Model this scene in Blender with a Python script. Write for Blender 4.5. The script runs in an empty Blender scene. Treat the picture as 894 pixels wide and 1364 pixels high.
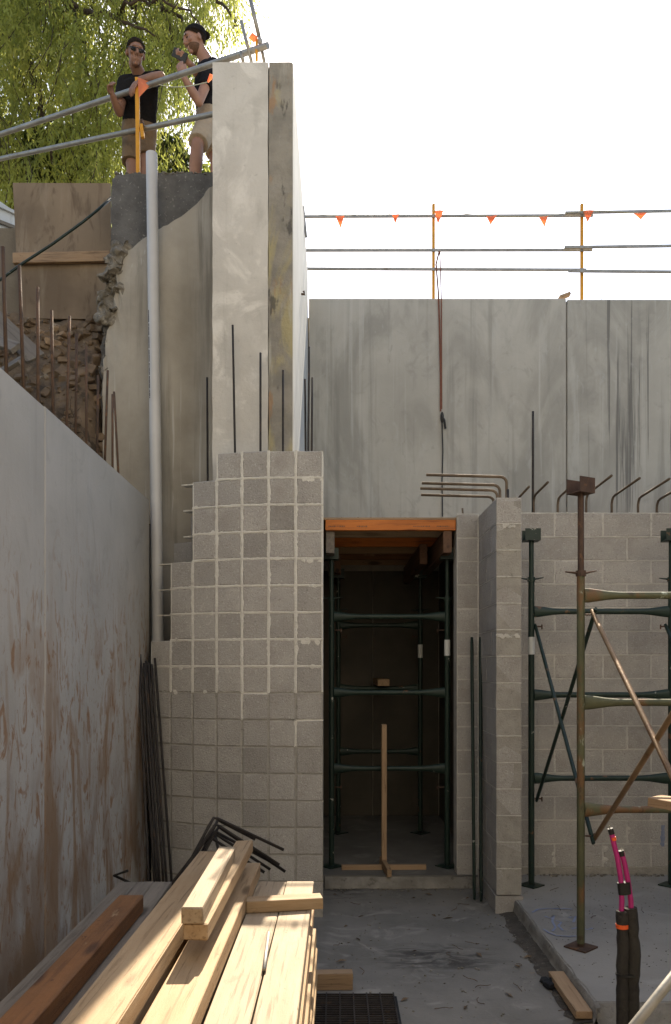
import bpy, bmesh, math, random
from mathutils import Vector, Matrix, noise as mnoise
R = math.radians
random.seed(11)
sc = bpy.context.scene
C = sc.collection

# ------------------------------------------------------------------ camera, sky, sun, exposure
F = 1060.0            # focal length in pixels of an 894 x 1364 frame
EYE = 1.75
cam_d = bpy.data.cameras.new('camera')
cam_d.sensor_fit = 'VERTICAL'
cam_d.sensor_height = 36.0
cam_d.lens = 36.0 * F / 1364.0
cam_d.shift_y = 208.0 / 1364.0
cam_d.clip_start = 0.05
cam_d.clip_end = 2000
cam = bpy.data.objects.new('camera', cam_d)
C.objects.link(cam)
cam.location = (0, 0, EYE)
cam.rotation_euler = (R(90), 0, 0)
sc.camera = cam

SUN = Vector((0.085, 1.0, 1.05)).normalized()
w = bpy.data.worlds.new('World')
sc.world = w
w.use_nodes = True
wn = w.node_tree.nodes
sky = wn.new('ShaderNodeTexSky')
sky.sky_type = 'NISHITA'
sky.sun_disc = False
sky.sun_elevation = math.asin(SUN.z)
sky.sun_rotation = math.atan2(SUN.x, SUN.y)
sky.air_density = 1.0
sky.dust_density = 1.0
sky.ozone_density = 1.0
bg = wn['Background']
bg.inputs['Strength'].default_value = 0.058
w.node_tree.links.new(sky.outputs[0], bg.inputs[0])

sd = bpy.data.lights.new('sun', 'SUN')
sd.energy = 2.2
sd.angle = R(0.45)
sd.color = (1.0, 0.93, 0.82)
sun = bpy.data.objects.new('sun', sd)
C.objects.link(sun)
sun.rotation_euler = SUN.to_track_quat('Z', 'Y').to_euler()
sun.location = (2, 12, 14)

sc.view_settings.view_transform = 'Standard'
sc.view_settings.look = 'None'
sc.view_settings.gamma = 1
sc.view_settings.exposure = 2.58
sc.view_settings.use_white_balance = True
sc.view_settings.white_balance_temperature = 7200
sc.view_settings.white_balance_tint = 9

# ------------------------------------------------------------------ helpers
def P(px, py, Y):
    """point at distance Y seen at photo pixel px, py"""
    return Vector(((px - 447.0) * Y / F, Y, EYE + (890.0 - py) * Y / F))

def G(px, py, z):
    Y = F * (EYE - z) / (py - 890.0)
    return Vector(((px - 447.0) * Y / F, Y, z))

class MB:
    def __init__(s): s.v = []; s.f = []
    def add(s, vs, fs):
        o = len(s.v)
        s.v += [tuple(v) for v in vs]
        s.f += [tuple(i + o for i in f) for f in fs]
        return s
    def box(s, x0, x1, y0, y1, z0, z1, M=None):
        vs = [Vector((x, y, z)) for z in (z0, z1) for y in (y0, y1) for x in (x0, x1)]
        if M: vs = [M @ v for v in vs]
        return s.add(vs, [(0, 2, 3, 1), (4, 5, 7, 6), (0, 1, 5, 4), (2, 6, 7, 3), (0, 4, 6, 2), (1, 3, 7, 5)])
    def loft(s, pts, rad, n=10, caps=True):
        """tube through pts; rad: a number, a list of numbers or a list of (r_side, r_up)"""
        pts = [Vector(p) for p in pts]
        m = len(pts)
        if not isinstance(rad, (list, tuple)): rad = [rad] * m
        vs = []
        t0 = (pts[1] - pts[0]).normalized()
        ref = Vector((0, 0, 1)) if abs(t0.z) < 0.9 else Vector((0, 1, 0))
        side = t0.cross(ref).normalized()
        for i, p in enumerate(pts):
            a = pts[max(i - 1, 0)]; b = pts[min(i + 1, m - 1)]
            t = (b - a).normalized()
            side = (side - t * side.dot(t)).normalized()
            up = side.cross(t).normalized()
            r = rad[i]
            rs, ru = r if isinstance(r, (list, tuple)) else (r, r)
            for k in range(n):
                q = 2 * math.pi * (k + .5) / n
                vs.append(p + side * (rs * math.cos(q)) + up * (ru * math.sin(q)))
        fs = []
        for i in range(m - 1):
            for k in range(n):
                k2 = (k + 1) % n
                fs.append((i * n + k, i * n + k2, (i + 1) * n + k2, (i + 1) * n + k))
        if caps:
            fs.append(tuple(range(n))[::-1])
            fs.append(tuple((m - 1) * n + k for k in range(n)))
        return s.add(vs, fs)
    def ball(s, c, rx, ry, rz, nu=12, nv=8, M=None):
        c = Vector(c); vs = [c + Vector((0, 0, rz))]
        loc = [Vector((0, 0, rz))]
        for j in range(1, nv):
            a = math.pi * j / nv
            for i in range(nu):
                b = 2 * math.pi * i / nu
                loc.append(Vector((rx * math.sin(a) * math.cos(b), ry * math.sin(a) * math.sin(b), rz * math.cos(a))))
        loc.append(Vector((0, 0, -rz)))
        vs = [c + (M @ v if M else v) for v in loc]
        fs = [(0, 1 + i, 1 + (i + 1) % nu) for i in range(nu)]
        for j in range(nv - 2):
            for i in range(nu):
                i2 = (i + 1) % nu
                fs.append((1 + j * nu + i, 1 + (j + 1) * nu + i, 1 + (j + 1) * nu + i2, 1 + j * nu + i2))
        b = 1 + (nv - 2) * nu; l = len(vs) - 1
        fs += [(b + i, l, b + (i + 1) % nu) for i in range(nu)]
        return s.add(vs, fs)
    def prism(s, poly, y0, y1):
        """poly: list of (x, z) counter-clockwise seen from -y"""
        n = len(poly)
        vs = [(x, y0, z) for x, z in poly] + [(x, y1, z) for x, z in poly]
        fs = [tuple(range(n)), tuple(range(2 * n - 1, n - 1, -1))]
        fs += [(i, i + n, (i + 1) % n + n, (i + 1) % n) for i in range(n)]
        return s.add(vs, fs)
    def mesh(s, name, mat, smooth=False):
        m = bpy.data.meshes.new(name)
        m.from_pydata(s.v, [], s.f)
        m.materials.append(mat)
        if smooth:
            for p in m.polygons: p.use_smooth = True
        m.update()
        return m
    def build(s, name, mat, parent=None, smooth=False):
        return link(name, s.mesh(name, mat, smooth), parent)

def link(name, mesh, parent=None, loc=(0, 0, 0), M=None):
    o = bpy.data.objects.new(name, mesh)
    C.objects.link(o)
    if M is not None: o.matrix_basis = M
    else: o.location = loc
    if parent is not None: o.parent = parent
    return o

def tag(o, label=None, cat=None, group=None, kind=None):
    if label: o['label'] = label
    if cat: o['category'] = cat
    if group: o['group'] = group
    if kind: o['kind'] = kind
    return o

def thing(name, label, cat, loc=(0, 0, 0), group=None):
    o = bpy.data.objects.new(name, None)
    C.objects.link(o)
    o.location = loc
    o.empty_display_size = 0.1
    return tag(o, label, cat, group)

def smooth_by_angle(me, deg=40):
    for p in me.polygons: p.use_smooth = True
    try: me.set_sharp_from_angle(angle=R(deg))
    except Exception: pass

def frame_from(p0, p1, roll=0.0):
    """matrix with local x from p0 to p1, z as near up as can be, origin midway"""
    p0 = Vector(p0); p1 = Vector(p1)
    x = (p1 - p0).normalized()
    up = Vector((0, 0, 1)) if abs(x.z) < 0.95 else Vector((0, -1, 0))
    y = up.cross(x).normalized()
    z = x.cross(y)
    M = Matrix((x, y, z)).transposed().to_4x4()
    M = M @ Matrix.Rotation(roll, 4, 'X')
    M.translation = (p0 + p1) / 2
    return M

_bev = {}
def bevbox(name, sx, sy, sz, mat, b=0.003, jit=0.0, var=0):
    key = (name, round(sx, 3), round(sy, 3), round(sz, 3), mat.name, b, jit, var)
    if key in _bev: return _bev[key]
    bm = bmesh.new()
    bmesh.ops.create_cube(bm, size=1)
    bmesh.ops.scale(bm, vec=(sx, sy, sz), verts=bm.verts)
    bmesh.ops.bevel(bm, geom=list(bm.edges) , offset=b, segments=1, affect='EDGES', profile=.5)
    rr = random.Random(hash((round(sx * 1000), round(sy * 1000), round(sz * 1000), var)))
    if jit:
        for v in bm.verts:
            v.co += Vector((rr.uniform(-jit, jit), rr.uniform(-jit, jit), rr.uniform(-jit, jit)))
    me = bpy.data.meshes.new(name)
    bm.to_mesh(me); bm.free()
    me.materials.append(mat)
    _bev[key] = me
    return me

def timber(name, p0, p1, wd, ht, mat, parent=None, roll=0.0, b=0.003, jit=0.0012):
    L = (Vector(p1) - Vector(p0)).length
    me = bevbox(name, L, wd, ht, mat, b, jit, random.randint(0, 999))
    return link(name, me, parent, M=frame_from(p0, p1, roll))

def nz(v, s=1.0, off=0):
    return mnoise.noise(Vector(v) * s + Vector((off, off * 1.7, off * .3)))

# ------------------------------------------------------------------ materials
def mk(name, c1, c2, scale=4.0, rough=0.85, bump=0.25, bscale=70.0, layers=(), rnd=0.0, metal=0.0,
       stretch=(1, 1, 1), spec=0.3, bump2=0.0, b2scale=8.0, trans=0.0, knots=None):
    m = bpy.data.materials.new(name)
    m.use_nodes = True
    nt = m.node_tree; N = nt.nodes; L = nt.links
    bs = N['Principled BSDF']
    bs.inputs['Roughness'].default_value = rough
    bs.inputs['Metallic'].default_value = metal
    bs.inputs['Specular IOR Level'].default_value = spec
    tc = N.new('ShaderNodeTexCoord')
    oi = N.new('ShaderNodeObjectInfo')
    off = N.new('ShaderNodeVectorMath'); off.operation = 'MULTIPLY_ADD'
    cx = N.new('ShaderNodeCombineXYZ')
    for k in range(3): L.new(oi.outputs['Random'], cx.inputs[k])
    L.new(cx.outputs[0], off.inputs[0])
    off.inputs[1].default_value = (31.0, 17.0, 23.0)
    L.new(tc.outputs['Object'], off.inputs[2])
    co = off.outputs[0]
    def mapped(st):
        mp = N.new('ShaderNodeMapping'); mp.inputs['Scale'].default_value = st
        L.new(co, mp.inputs[0]); return mp.outputs[0]
    def noise(st, s, det=6, rgh=.6, dist=0.0):
        n = N.new('ShaderNodeTexNoise'); L.new(mapped(st), n.inputs['Vector'])
        n.inputs['Scale'].default_value = s; n.inputs['Detail'].default_value = det
        n.inputs['Roughness'].default_value = rgh; n.inputs['Distortion'].default_value = dist
        return n.outputs[0]
    def ramp(src, lo, hi):
        r = N.new('ShaderNodeMapRange'); r.interpolation_type = 'SMOOTHSTEP'
        L.new(src, r.inputs[0]); r.inputs[1].default_value = lo; r.inputs[2].default_value = hi
        return r.outputs[0]
    def mix(fac, a, b):
        x = N.new('ShaderNodeMix'); x.data_type = 'RGBA'
        if isinstance(fac, float): x.inputs[0].default_value = fac
        else: L.new(fac, x.inputs[0])
        for sck, val in ((x.inputs[6], a), (x.inputs[7], b)):
            if isinstance(val, tuple): sck.default_value = (*val, 1)
            else: L.new(val, sck)
        return x.outputs[2]
    def mul(a, b):
        x = N.new('ShaderNodeMath'); x.operation = 'MULTIPLY'
        for k, v in enumerate((a, b)):
            if isinstance(v, (int, float)): x.inputs[k].default_value = v
            else: L.new(v, x.inputs[k])
        return x.outputs[0]
    col = mix(ramp(noise(stretch, scale), .3, .7), c1, c2)
    for ly in layers:
        # colour, stretch, scale, lo, hi, strength [, dict(z=(z0,z1), dist=, x=, mode)]
        c, st, s, lo, hi, k = ly[:6]; ex = ly[6] if len(ly) > 6 else {}
        f = ramp(noise(st, s, ex.get('det', 6), ex.get('rgh', .6), ex.get('dist', 0.0)), lo, hi)
        f = mul(f, k)
        for ax in ('x', 'y', 'z', 'x2', 'y2', 'z2'):
            if ax in ex:
                sp = N.new('ShaderNodeSeparateXYZ'); L.new(tc.outputs['Object'], sp.inputs[0])
                f = mul(f, ramp(sp.outputs['xyz'.index(ax[0])], *ex[ax]))
        col = mix(f, col, c)
    if knots:
        vo = N.new('ShaderNodeTexVoronoi'); vo.inputs['Scale'].default_value = knots[0]
        L.new(mapped((1.9, 7.0, 7.0)), vo.inputs['Vector'])
        col = mix(mul(ramp(vo.outputs['Distance'], .20, .08), .85), col, knots[1])
    if rnd:
        hs = N.new('ShaderNodeHueSaturation')
        mr = N.new('ShaderNodeMapRange'); L.new(oi.outputs['Random'], mr.inputs[0])
        mr.inputs[3].default_value = 1 - rnd; mr.inputs[4].default_value = 1 + rnd
        L.new(mr.outputs[0], hs.inputs['Value']); L.new(col, hs.inputs['Color'])
        col = hs.outputs[0]
    L.new(col, bs.inputs['Base Color'])
    if bump:
        bp = N.new('ShaderNodeBump'); bp.inputs['Strength'].default_value = bump
        bp.inputs['Distance'].default_value = 0.01
        L.new(noise(stretch, bscale, 4, .65), bp.inputs['Height'])
        if bump2:
            b2 = N.new('ShaderNodeBump'); b2.inputs['Strength'].default_value = bump2
            b2.inputs['Distance'].default_value = 0.05
            L.new(noise((1, 1, 1), b2scale, 5, .6), b2.inputs['Height'])
            L.new(b2.outputs[0], bp.inputs['Normal'])
        L.new(bp.outputs[0], bs.inputs['Normal'])
    if trans:
        tr = N.new('ShaderNodeBsdfTranslucent'); L.new(col, tr.inputs[0])
        ms = N.new('ShaderNodeMixShader'); ms.inputs[0].default_value = trans
        L.new(bs.outputs[0], ms.inputs[1]); L.new(tr.outputs[0], ms.inputs[2])
        L.new(ms.outputs[0], N['Material Output'].inputs[0])
    return m

V = (3.0, 3.0, 0.14)      # vertical streaks
M_back = mk('concrete_panel', (.47, .435, .37), (.39, .36, .305), 1.1, .8, .15, 50, [
    ((.28, .26, .22), (1, 1, .45), 1.3, .46, .66, .7, dict(dist=1.0)), ((.50, .475, .42), (1.6, 1.6, .35), 1.9, .54, .74, .6, dict(dist=.8)),
    ((.20, .188, .16), (4.0, 4.0, .12), 2.2, .53, .72, .45), ((.56, .53, .47), (5, 5, .14), 2.7, .56, .72, .45), ((.27, .25, .215), (1, 1, .7), 4.0, .56, .70, .4, dict(dist=1.5)),
    ((.13, .12, .105), (3.4, 3.4, .07), 4.2, .56, .64, .8, dict(x=(2.8, 3.3))),
    ((.46, .44, .40), (1, 1, .6), 5.2, .58, .75, .4, dict(dist=2.2)),
    ((.17, .16, .14), (1, 1, 1), 14, .70, .76, .35)])
M_pillar = mk('concrete_pillar', (.56, .525, .465), (.47, .438, .385), 2.4, .8, .3, 40, [
    ((.68, .64, .57), (1, 1, .8), 2.2, .50, .64, .8, dict(dist=1.4)), ((.36, .335, .29), (1.2, 1.2, .7), 3.4, .54, .70, .45, dict(dist=1.0)),
    ((.24, .22, .185), (.35, .35, 5.0), 1.7, .665, .69, .6, dict(dist=.6)), ((.27, .25, .21), (5, 5, .2), 2.4, .60, .74, .4),
    ((.30, .28, .24), (1, 1, 1), 24, .64, .72, .35)], bump2=.18, b2scale=5)
M_strip = mk('concrete_stained', (.30, .27, .22), (.20, .182, .15), 5, .85, .6, 45, [
    ((.40, .335, .16), (1.6, 1.6, .5), 2.0, .50, .62, .7, dict(dist=.8)), ((.33, .17, .07), (2, 2, .5), 4.0, .58, .67, .6),
    ((.07, .064, .055), (1.5, 1.5, .5), 6, .58, .66, .8), ((.45, .43, .37), (2, 2, .35), 3.7, .56, .70, .65)], bump2=.35, b2scale=9)
M_side = mk('concrete_side', (.55, .53, .49), (.47, .45, .41), 2.0, .8, .2, 50, [
    ((.30, .28, .25), (2, 2, .2), 3.0, .58, .72, .4)])
M_left = mk('concrete_render', (.41, .37, .305), (.30, .267, .215), 1.6, .85, .22, 50, [
    ((.52, .49, .43), (6.2, 6.2, .14), 3.2, .60, .68, .8), ((.17, .15, .115), (3, 3, .16), 2.2, .52, .72, .8),
    ((.20, .175, .135), (1, 1, .5), 1.3, .5, .75, .5)], bump2=.12, b2scale=4)
M_rough = mk('concrete_rough', (.135, .128, .118), (.085, .08, .074), 6, .95, .9, 38, [
    ((.27, .255, .225), (1, 1, 1), 46, .60, .68, .7), ((.05, .047, .042), (1, 1, 1), 30, .64, .72, .7)], bump2=.25, b2scale=14)
M_chunk = mk('broken_concrete', (.25, .22, .175), (.13, .115, .09), 9, .95, 1.0, 40, [
    ((.36, .33, .28), (1, 1, 1), 30, .56, .66, .7), ((.07, .06, .05), (1, 1, 1), 11, .6, .72, .7)], bump2=.5, b2scale=16)
M_ret = mk('concrete_muddy', (.46, .425, .37), (.385, .355, .305), 1.4, .8, .2, 50, [
    ((.30, .275, .235), (1, 1, .8), 3.0, .55, .72, .5, dict(dist=1.5)), ((.26, .235, .2), (1, 1, 1), 26, .66, .74, .4),
    ((.46, .44, .41), (3, 3, .16), 2.4, .55, .75, .4), ((.27, .255, .225), (3, 3, .12), 3.0, .56, .75, .35),
    ((.27, .15, .065), (1.6, 1.6, .5), 1.6, .50, .62, .75, dict(z=(2.6, 1.0), dist=1.6)),
    ((.27, .135, .055), (2.0, 2.0, .8), 4.0, .545, .64, .8, dict(z=(2.75, 1.6), dist=2.2)),
    ((.25, .125, .055), (2.6, 2.6, 1.0), 9.0, .59, .66, .8, dict(z=(2.6, 1.4), dist=1.5)),
    ((.22, .13, .07), (2.0, 2.0, .8), 1.3, .40, .62, .8, dict(z=(1.7, .3), dist=.8)),
    ((.58, .55, .52), (9, 9, .35), 1.7, .70, .73, .6, dict(z=(1.5, .6), dist=.6))])
M_floor = mk('concrete_floor', (.205, .19, .165), (.14, .13, .112), 1.7, .85, .3, 55, [
    ((.30, .28, .245), (1, 1, 1), 3.1, .53, .70, .7, dict(dist=1.2)), ((.12, .112, .10), (.45, 1.4, 1), 1.35, .60, .74, .85, dict(dist=.9)),
    ((.045, .041, .036), (.7, 1.6, 1), 5.5, .42, .60, .85, dict(x=(.15, .5), x2=(1.2, .75), y=(4.8, 5.0), y2=(5.45, 5.15), dist=1.2)), ((.05, .046, .04), (.7, 1.6, 1), 4.5, .42, .62, .8, dict(y=(6.2, 6.6), x2=(.4, .1), dist=1.0)), ((.09, .083, .072), (.7, 1.6, 1), 6.5, .64, .74, .5), ((.27, .19, .12), (.8, 1.6, 1), 7.5, .69, .74, .6)], bump2=.08, b2scale=7)
M_floor_shade = mk('shade_dark_concrete', (.15, .14, .125), (.11, .103, .09), 1.7, .9, .3, 55, [((.21, .2, .18), (1, 1, 1), 3.1, .53, .70, .6, dict(dist=1.2))], bump2=.08, b2scale=7)  # darker copy of the floor, room shade put into its colour
M_slab = mk('concrete_slab', (.285, .267, .238), (.22, .205, .183), 1.4, .85, .25, 60, [
    ((.35, .33, .297), (1, 1, 1), 2.6, .55, .72, .6, dict(dist=1.0)), ((.17, .16, .145), (1, 1, 1), 8.5, .66, .73, .6),
    ((.20, .19, .17), (.6, 1.5, 1), 2.4, .6, .76, .5)], bump2=.05, b2scale=6)
M_edge = mk('slab_edge_concrete', (.25, .23, .195), (.15, .135, .11), 6, .95, .7, 40, [
    ((.08, .07, .055), (1, 1, 1), 16, .58, .7, .7)], bump2=.3, b2scale=12)
def block_mat(name, k, rnd):
    c = lambda *v: tuple(q * k for q in v)
    return mk(name, c(.40, .374, .338), c(.345, .32, .288), 5, .95, .9, 85, [
        (c(.54, .51, .465), (1, 1, 1), 75, .56, .68, .75), (c(.17, .153, .135), (1, 1, 1), 62, .58, .68, .5),
        (c(.50, .47, .43), (1, 1, 1), 140, .58, .68, .6), (c(.29, .26, .225), (1, 1, 1), 3.2, .52, .72, .55), (c(.46, .43, .385), (1, 1, 1), 6.2, .58, .72, .45)], rnd=rnd)
M_block = block_mat('concrete_block', 1.0, .085)
M_blockd = block_mat('dark_or_shaded_block', .84, .08)  # darker tone for odd blocks; also puts shade into the inner leaf
M_mortar = mk('mortar', (.66, .63, .56), (.58, .55, .485), 9, .95, .7, 90, [
    ((.30, .28, .24), (1, 1, 1), 18, .60, .72, .5)], bump2=.2, b2scale=25)
M_mortarm = mk('grey_mortar', (.56, .53, .475), (.47, .445, .395), 9, .95, .7, 90, [((.25, .235, .2), (1, 1, 1), 18, .60, .72, .5)], bump2=.2, b2scale=25)
M_mortard = mk('raked_mortar', (.36, .335, .29), (.28, .26, .225), 9, .95, .7, 90, [
    ((.14, .13, .11), (1, 1, 1), 18, .60, .72, .5)], bump2=.2, b2scale=25)
M_earth = mk('earth', (.19, .13, .08), (.10, .07, .045), 5, .95, .9, 26, [
    ((.33, .25, .165), (1, 1, 1), 12, .57, .70, .7), ((.035, .026, .018), (1, 1, 1), 6, .52, .66, .8)], bump2=.9, b2scale=9)
M_dark_earth = mk('dark_earth', (.125, .105, .08), (.085, .07, .053), 2, .95, .8, 12, [((.21, .165, .115), (1, 1, 1), 5, .57, .70, .7)], bump2=.6, b2scale=5)
M_gutter = mk('gutter_dirt', (.10, .085, .068), (.065, .055, .043), 9, .95, .9, 60, [((.22, .20, .17), (1, 1, 1), 30, .58, .68, .6)], bump2=.4, b2scale=30)
M_rock = mk('rubble_stone', (.31, .215, .135), (.16, .11, .07), 7, .95, .8, 30, [
    ((.44, .36, .26), (1, 1, 1), 6, .56, .70, .7)], rnd=.35, bump2=.4, b2scale=12)
M_dirt = mk('ground_dirt', (.20, .165, .12), (.16, .13, .095), .6, .95, .5, 12, [
    ((.24, .205, .155), (1, 1, 1), 2.2, .55, .7, .6)], bump2=.2, b2scale=3)
M_ply = mk('plywood', (.235, .172, .112), (.15, .108, .07), 1.6, .75, .1, 60, [
    ((.10, .067, .04), (1.4, 1.4, .6), 2.4, .54, .66, .65, dict(dist=3.0)), ((.31, .25, .18), (1.6, 1.6, .3), 2.4, .52, .70, .7, dict(dist=.8)), ((.12, .08, .05), (7, 7, .5), 2.5, .58, .7, .5),
    ((.13, .08, .04), (1, 1, 2.2), 4.0, .68, .74, .6)])
def wood(name, a, b, dark, dirt=.5, rough=.7, rnd=.1, extra=()):
    return mk(name, a, b, 3, rough, .25, 40, [
        (dark, (1.0, 22, 22), 2.6, .52, .66, .6, dict(dist=.5)), (b, (.8, 9, 9), 4.0, .5, .72, .6, dict(dist=.8)),
        (tuple(q * 1.12 for q in a), (.5, 3, 3), 2.0, .5, .7, .5, dict(dist=.8)),
        (dark, (3, 7, 7), 5.0, .66, .72, dirt), (tuple(q * .6 for q in dark), (1, 1, 1), 46, .70, .74, dirt),
        (tuple(q * .8 for q in dark), (.8, 2, 2), 3.2, .60, .74, dirt * .5, dict(dist=1.0)), *extra], rnd=rnd, stretch=(.7, 8, 8),
        knots=(1.0, tuple(q * .7 for q in dark)), bump2=.1, b2scale=6)
M_pine = wood('sawn_pine', (.35, .245, .145), (.29, .19, .102), (.12, .07, .033))
M_pine2 = wood('weathered_pine', (.34, .26, .175), (.275, .205, .134), (.115, .08, .047), .6)
M_pined = wood('dusty_pine', (.36, .24, .14), (.29, .185, .105), (.12, .07, .038), .6)
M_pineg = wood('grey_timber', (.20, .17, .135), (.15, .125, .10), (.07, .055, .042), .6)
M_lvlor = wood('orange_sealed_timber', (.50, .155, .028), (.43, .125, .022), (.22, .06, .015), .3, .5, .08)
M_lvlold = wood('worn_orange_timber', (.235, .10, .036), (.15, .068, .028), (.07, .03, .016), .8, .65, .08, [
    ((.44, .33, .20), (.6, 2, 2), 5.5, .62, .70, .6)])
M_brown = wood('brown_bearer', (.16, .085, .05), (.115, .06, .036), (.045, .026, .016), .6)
M_rebar = mk('rebar_rust', (.135, .078, .048), (.085, .055, .038), 14, .75, .6, 130, [
    ((.24, .115, .05), (1, 1, 1), 9, .55, .68, .6)], rnd=.2, metal=.25)
M_rebard = mk('rebar_dark', (.060, .05, .043), (.038, .033, .03), 14, .6, .6, 130, [
    ((.12, .07, .04), (1, 1, 1), 9, .60, .70, .5)], rnd=.2, metal=.5)
M_rebarl = mk('rebar_bronze', (.17, .125, .085), (.12, .088, .06), 14, .75, .6, 130, [
    ((.23, .14, .08), (1, 1, 1), 9, .60, .70, .5)], rnd=.15, metal=.15)
M_green = mk('green_painted_steel', (.018, .034, .025), (.013, .025, .019), 7, .45, .15, 60, [
    ((.16, .08, .04), (1, 1, 1), 9, .64, .70, .7), ((.45, .44, .38), (1, 1, 1), 13, .665, .70, .8)], rnd=.1)
M_olive = mk('worn_olive_steel', (.10, .10, .052), (.07, .074, .04), 6, .55, .25, 60, [
    ((.17, .08, .035), (1, 1, .5), 5, .52, .64, .8), ((.42, .45, .36), (1, 1, .5), 7, .60, .66, .85), ((.05, .03, .02), (1, 1, .6), 14, .6, .68, .7)])
M_rustst = mk('rusty_steel', (.10, .06, .042), (.068, .043, .031), 12, .75, .4, 70, [
    ((.20, .10, .05), (1, 1, 1), 18, .58, .70, .6)], metal=.2)
M_tan = mk('tan_weathered_steel', (.27, .175, .095), (.19, .115, .06), 8, .45, .2, 60, [
    ((.11, .055, .028), (1, 1, 1), 8, .56, .68, .7), ((.5, .46, .38), (1, 1, 1), 12, .70, .74, .8)], metal=.3)
M_pvc = mk('white_pvc', (.52, .505, .48), (.46, .445, .42), 3, .4, .02, 30, [
    ((.42, .40, .36), (4, 4, .3), 3, .58, .75, .5)], spec=.5)
M_galv = mk('galvanised_steel', (.34, .32, .285), (.25, .235, .205), 9, .5, .1, 60, [
    ((.17, .12, .08), (1, 1, 1), 8, .60, .72, .5)], metal=.5)
M_yel = mk('yellow_painted_steel', (.62, .285, .02), (.54, .235, .017), 9, .5, .1, 50, [
    ((.25, .15, .07), (1, 1, 1), 12, .66, .72, .7)])
M_flag = mk('orange_flag_plastic', (.95, .40, .20), (.90, .33, .16), 6, .5, .1, 30, trans=.6)
M_string = mk('pale_string', (.55, .53, .38), (.5, .48, .34), 6, .8, 0)
M_strap = mk('webbing_strap', (.20, .075, .045), (.15, .058, .036), 30, .8, .3, 90)
M_strapd = mk('dark_rope', (.05, .048, .045), (.035, .034, .032), 30, .8, .3, 90)
M_tagw = mk('white_plastic', (.62, .62, .58), (.55, .55, .51), 9, .5, .05, 40)
M_pink = mk('magenta_conduit', (.42, .028, .17), (.35, .022, .14), 8, .4, .05, 40)
M_sleeve = mk('black_foam_sleeve', (.038, .034, .029), (.025, .022, .02), 9, .85, .7, 24, [
    ((.13, .115, .085), (1, 1, .5), 10, .62, .70, .6)], bump2=.35, b2scale=14)
M_tape = mk('black_tape', (.018, .018, .018), (.014, .014, .014), 9, .4, .1, 30)
M_otape = mk('orange_tape', (.80, .12, .03), (.7, .1, .025), 9, .5, .05, 30)
M_blue = mk('blue_marker', (.17, .20, .30), (.25, .27, .33), 30, .9, 0)
M_rag = mk('black_rag', (.02, .022, .024), (.015, .016, .018), 20, .9, .6, 30)
M_mesh = mk('grey_sheet_metal', (.52, .51, .48), (.42, .41, .385), 3, .45, .1, 30, [
    ((.22, .2, .17), (2, 2, .5), 4, .58, .72, .6)], metal=.3)
M_bark = mk('bark', (.085, .058, .038), (.05, .035, .024), 9, .95, .9, 30, bump2=.4)
M_skin = mk('skin', (.27, .14, .09), (.23, .118, .075), 12, .55, .08, 80)
M_skin2 = mk('fair_skin', (.35, .19, .13), (.30, .16, .11), 12, .55, .08, 80)
M_black = mk('black_cotton', (.019, .017, .016), (.014, .0125, .012), 8, .95, .3, 60, bump2=.6, b2scale=11, spec=.05)
M_teal = mk('dark_navy_cotton', (.020, .019, .021), (.015, .014, .016), 8, .95, .3, 60, bump2=.6, b2scale=11, spec=.05)
M_khaki = mk('brown_khaki_cotton', (.185, .122, .07), (.15, .098, .056), 8, .9, .3, 60, bump2=.5, b2scale=13)
M_beige = mk('beige_cotton', (.40, .31, .215), (.34, .26, .18), 8, .9, .3, 60, bump2=.5, b2scale=13)
M_hair = mk('dark_hair', (.030, .020, .013), (.018, .012, .008), 60, .95, .6, 120, spec=.05)
M_beard = mk('brown_stubble', (.15, .085, .055), (.11, .062, .04), 60, .95, .5, 120, spec=.05)
M_glass = mk('sunglass_lens', (.008, .008, .008), (.006, .006, .006), 9, .15, 0, spec=.6)
M_leaf = mk('pepper_tree_leaf', (.38, .40, .095), (.27, .30, .07), 1.2, .55, 0, layers=[
    ((.52, .47, .11), (1, 1, 1), .9, .50, .70, .7), ((.075, .105, .03), (1, 1, 1), 1.3, .52, .70, .7)], trans=.62)
M_leafd = mk('dark_shrub_leaf', (.060, .080, .022), (.04, .056, .016), 2.0, .55, 0, layers=[
    ((.13, .13, .03), (1, 1, 1), 1.5, .55, .72, .6)], trans=.4)

# ------------------------------------------------------------------ ground, floor, slabs (setting)
LOW = -0.10           # lower working floor
def sheet(name, x0, x1, y0, y1, z, mat, nx=1, ny=1, amp=0, fs=1.0):
    mb = MB(); vs = []; fs_ = []
    for j in range(ny + 1):
        for i in range(nx + 1):
            x = x0 + (x1 - x0) * i / nx; y = y0 + (y1 - y0) * j / ny
            vs.append((x, y, z + (amp * nz((x, y, 0), fs) if amp else 0)))
    for j in range(ny):
        for i in range(nx):
            a = j * (nx + 1) + i
            fs_.append((a, a + 1, a + nx + 2, a + nx + 1))
    mb.add(vs, fs_)
    return tag(mb.build(name, mat, smooth=bool(amp)), kind='structure')
sheet('ground', -600, 600, -600, 600, LOW - .03, M_dirt)
sheet('floor', -1.5, 6, 2.2, 6.74, LOW, M_floor, 60, 60, .006, 1.3)
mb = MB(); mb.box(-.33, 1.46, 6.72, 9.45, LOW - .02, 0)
tag(mb.build('threshold_slab', M_floor_shade), kind='structure')
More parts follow.
